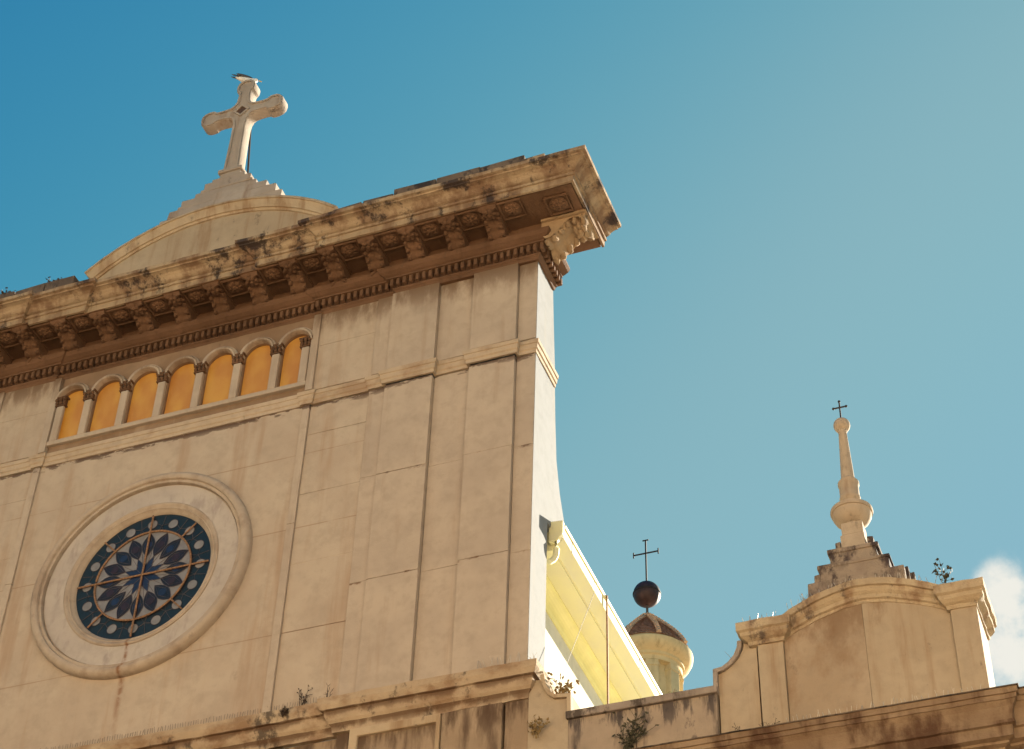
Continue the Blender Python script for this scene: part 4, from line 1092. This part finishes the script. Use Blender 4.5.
for x0, x1, n, lab in ((9.75, 10.35, 11, 'bird spikes on the attic arch left of the finial base'), (10.4, 11.2, 18, 'bird spikes in front of the finial stepped base'), (11.2, 11.72, 8, 'bird spikes on the attic arch right of the finial base')):
    spikes((x0, -0.02, arch_z(x0, 15.73, 16.01)), (x1, -0.02, arch_z(x1, 15.73, 16.01)), n, 0.15, lab)
spikes((9.16, 0.0, 15.73), (9.62, 0.0, 15.73), 9, 0.14, 'bird spikes on the cap of the attic left pier')

def weed(name, base, n, h, spread, mat, label, leaf=0.0, droop=0.0, lean=(0, 0, 0), r=0.006, twigs=2, cat='plant'):
    random.seed(len(label) * 13 + n)
    b = MB(); base = Vector(base)
    for i in range(n):
        a = random.uniform(0, 2 * pi); d = Vector((cos(a), sin(a) * 0.6, 0)) * spread * random.uniform(0.2, 1) + Vector(lean)
        L = h * random.uniform(0.55, 1.05); p = base + Vector((random.uniform(-0.04, 0.04), random.uniform(-0.02, 0.02), 0)); pts = [p]
        for k in range(1, 6):
            t = k / 5
            q = p + Vector((0, 0, L * (t - droop * t * t))) + d * t * t + Vector((random.uniform(-1, 1), random.uniform(-1, 1), 0)) * 0.012
            pts.append(q)
        b.tube(pts, r, 4, r * 0.4)
        for k in range(twigs):
            j = random.randint(2, 4); q = pts[j]; v = Vector((random.uniform(-1, 1), random.uniform(-0.6, 0.6), random.uniform(0.1, 0.9))).normalized() * L * 0.25
            b.tube([q, q + v * 0.6, q + v], r * 0.6, 4, r * 0.3)
            if leaf: pts.append(q + v)
        if leaf:
            for q in pts[2:]:
                for _ in range(2):
                    v = Vector((random.uniform(-1, 1), random.uniform(-1, 1), random.uniform(-0.4, 1))).normalized() * leaf
                    w_ = v.cross(Vector((random.uniform(-1, 1), random.uniform(-1, 1), 0.3))).normalized() * leaf * 0.35
                    c = q + v * 0.3
                    b.add([c - v * 0.5, c + w_, c + v * 0.6, c - w_], [(0, 1, 2, 3)])
    o = b.build(name, M[mat]); tag(o, label, cat)
    return o
weed('weed_tuft', (6.62, 0.30, 15.15), 12, 0.50, 0.34, 'dry', 'straw coloured dry weed growing behind the scroll at the ledge corner', leaf=0.06)
weed('weed_tuft', (3.0, -0.05, 15.70), 6, 0.30, 0.16, 'deadweed', 'dark dead weed sprouting on the ledge under the side panel', leaf=0.03)
weed('weed_tuft', (3.42, -0.12, 15.70), 3, 0.34, 0.10, 'deadweed', 'few thin dark stalks at the step of the ledge', leaf=0.0)
weed('weed_tuft', (2.78, -0.14, 15.56), 10, 0.12, 0.10, 'deadweed', 'small dark clump rooted in the broken ledge face', leaf=0.04)
weed('leafy_plant', (11.74, 0.1, 15.80), 4, 0.42, 0.16, 'weed', 'small green leafy plant growing on the attic arch right shoulder', leaf=0.06)
weed('weed_tuft', (7.62, -0.06, 14.05), 22, 0.62, 0.30, 'weed', 'dark green wispy weed climbing the stained parapet wall', leaf=0.045, lean=(0.12, -0.02, 0))
weed('weed_tuft', (8.45, 0.36, 14.85), 5, 0.34, 0.16, 'deadweed', 'thin dark stalks rising behind the parapet coping near the attic', lean=(0.1, 0, 0))
weed('weed_tuft', (7.35, 0.3, 14.88), 7, 0.16, 0.12, 'dry', 'short pale grass on the parapet coping beside the upright cable', r=0.004)
weed('weed_tuft', (6.42, -0.10, 14.55), 8, 0.26, 0.16, 'dry', 'rust coloured weed on the corner pier below the scroll', leaf=0.05)
weed('weed_tuft', (9.42, -0.05, 13.98), 8, 0.26, 0.18, 'deadweed', 'brown weed at the foot of the attic left pier', leaf=0.02)
weed('weed_tuft', (9.08, -0.05, 13.98), 5, 0.30, 0.12, 'deadweed', 'sparse brown twigs below the scroll left of the attic', leaf=0.02)

for i, (x, z, lab) in enumerate(((9.02, 15.26, 'wisp of dry grass on the scroll left of the attic'), (9.95, 15.95, 'wisp of dry grass on the attic arch above its stained half'), (6.35, 15.70, 'pale dry grass blades on the right end of the ledge'), (8.2, 14.89, 'few dry blades on the coping close to the attic scroll'))):
    weed('grass_tuft', (x, 0.08 if i != 2 else -0.05, z), 7, 0.17, 0.10, 'dry', lab, r=0.0035, twigs=1)
for x, z, lab in ((-3.05, 25.64, 'dark scrubby weed on the cornice left of the gable'), (-4.0, 25.66, 'low dark weed on the blocking stones at far left')):
    weed('weed_tuft', (x, -0.15, z), 9, 0.08, 0.22, 'deadweed', lab, leaf=0.035)
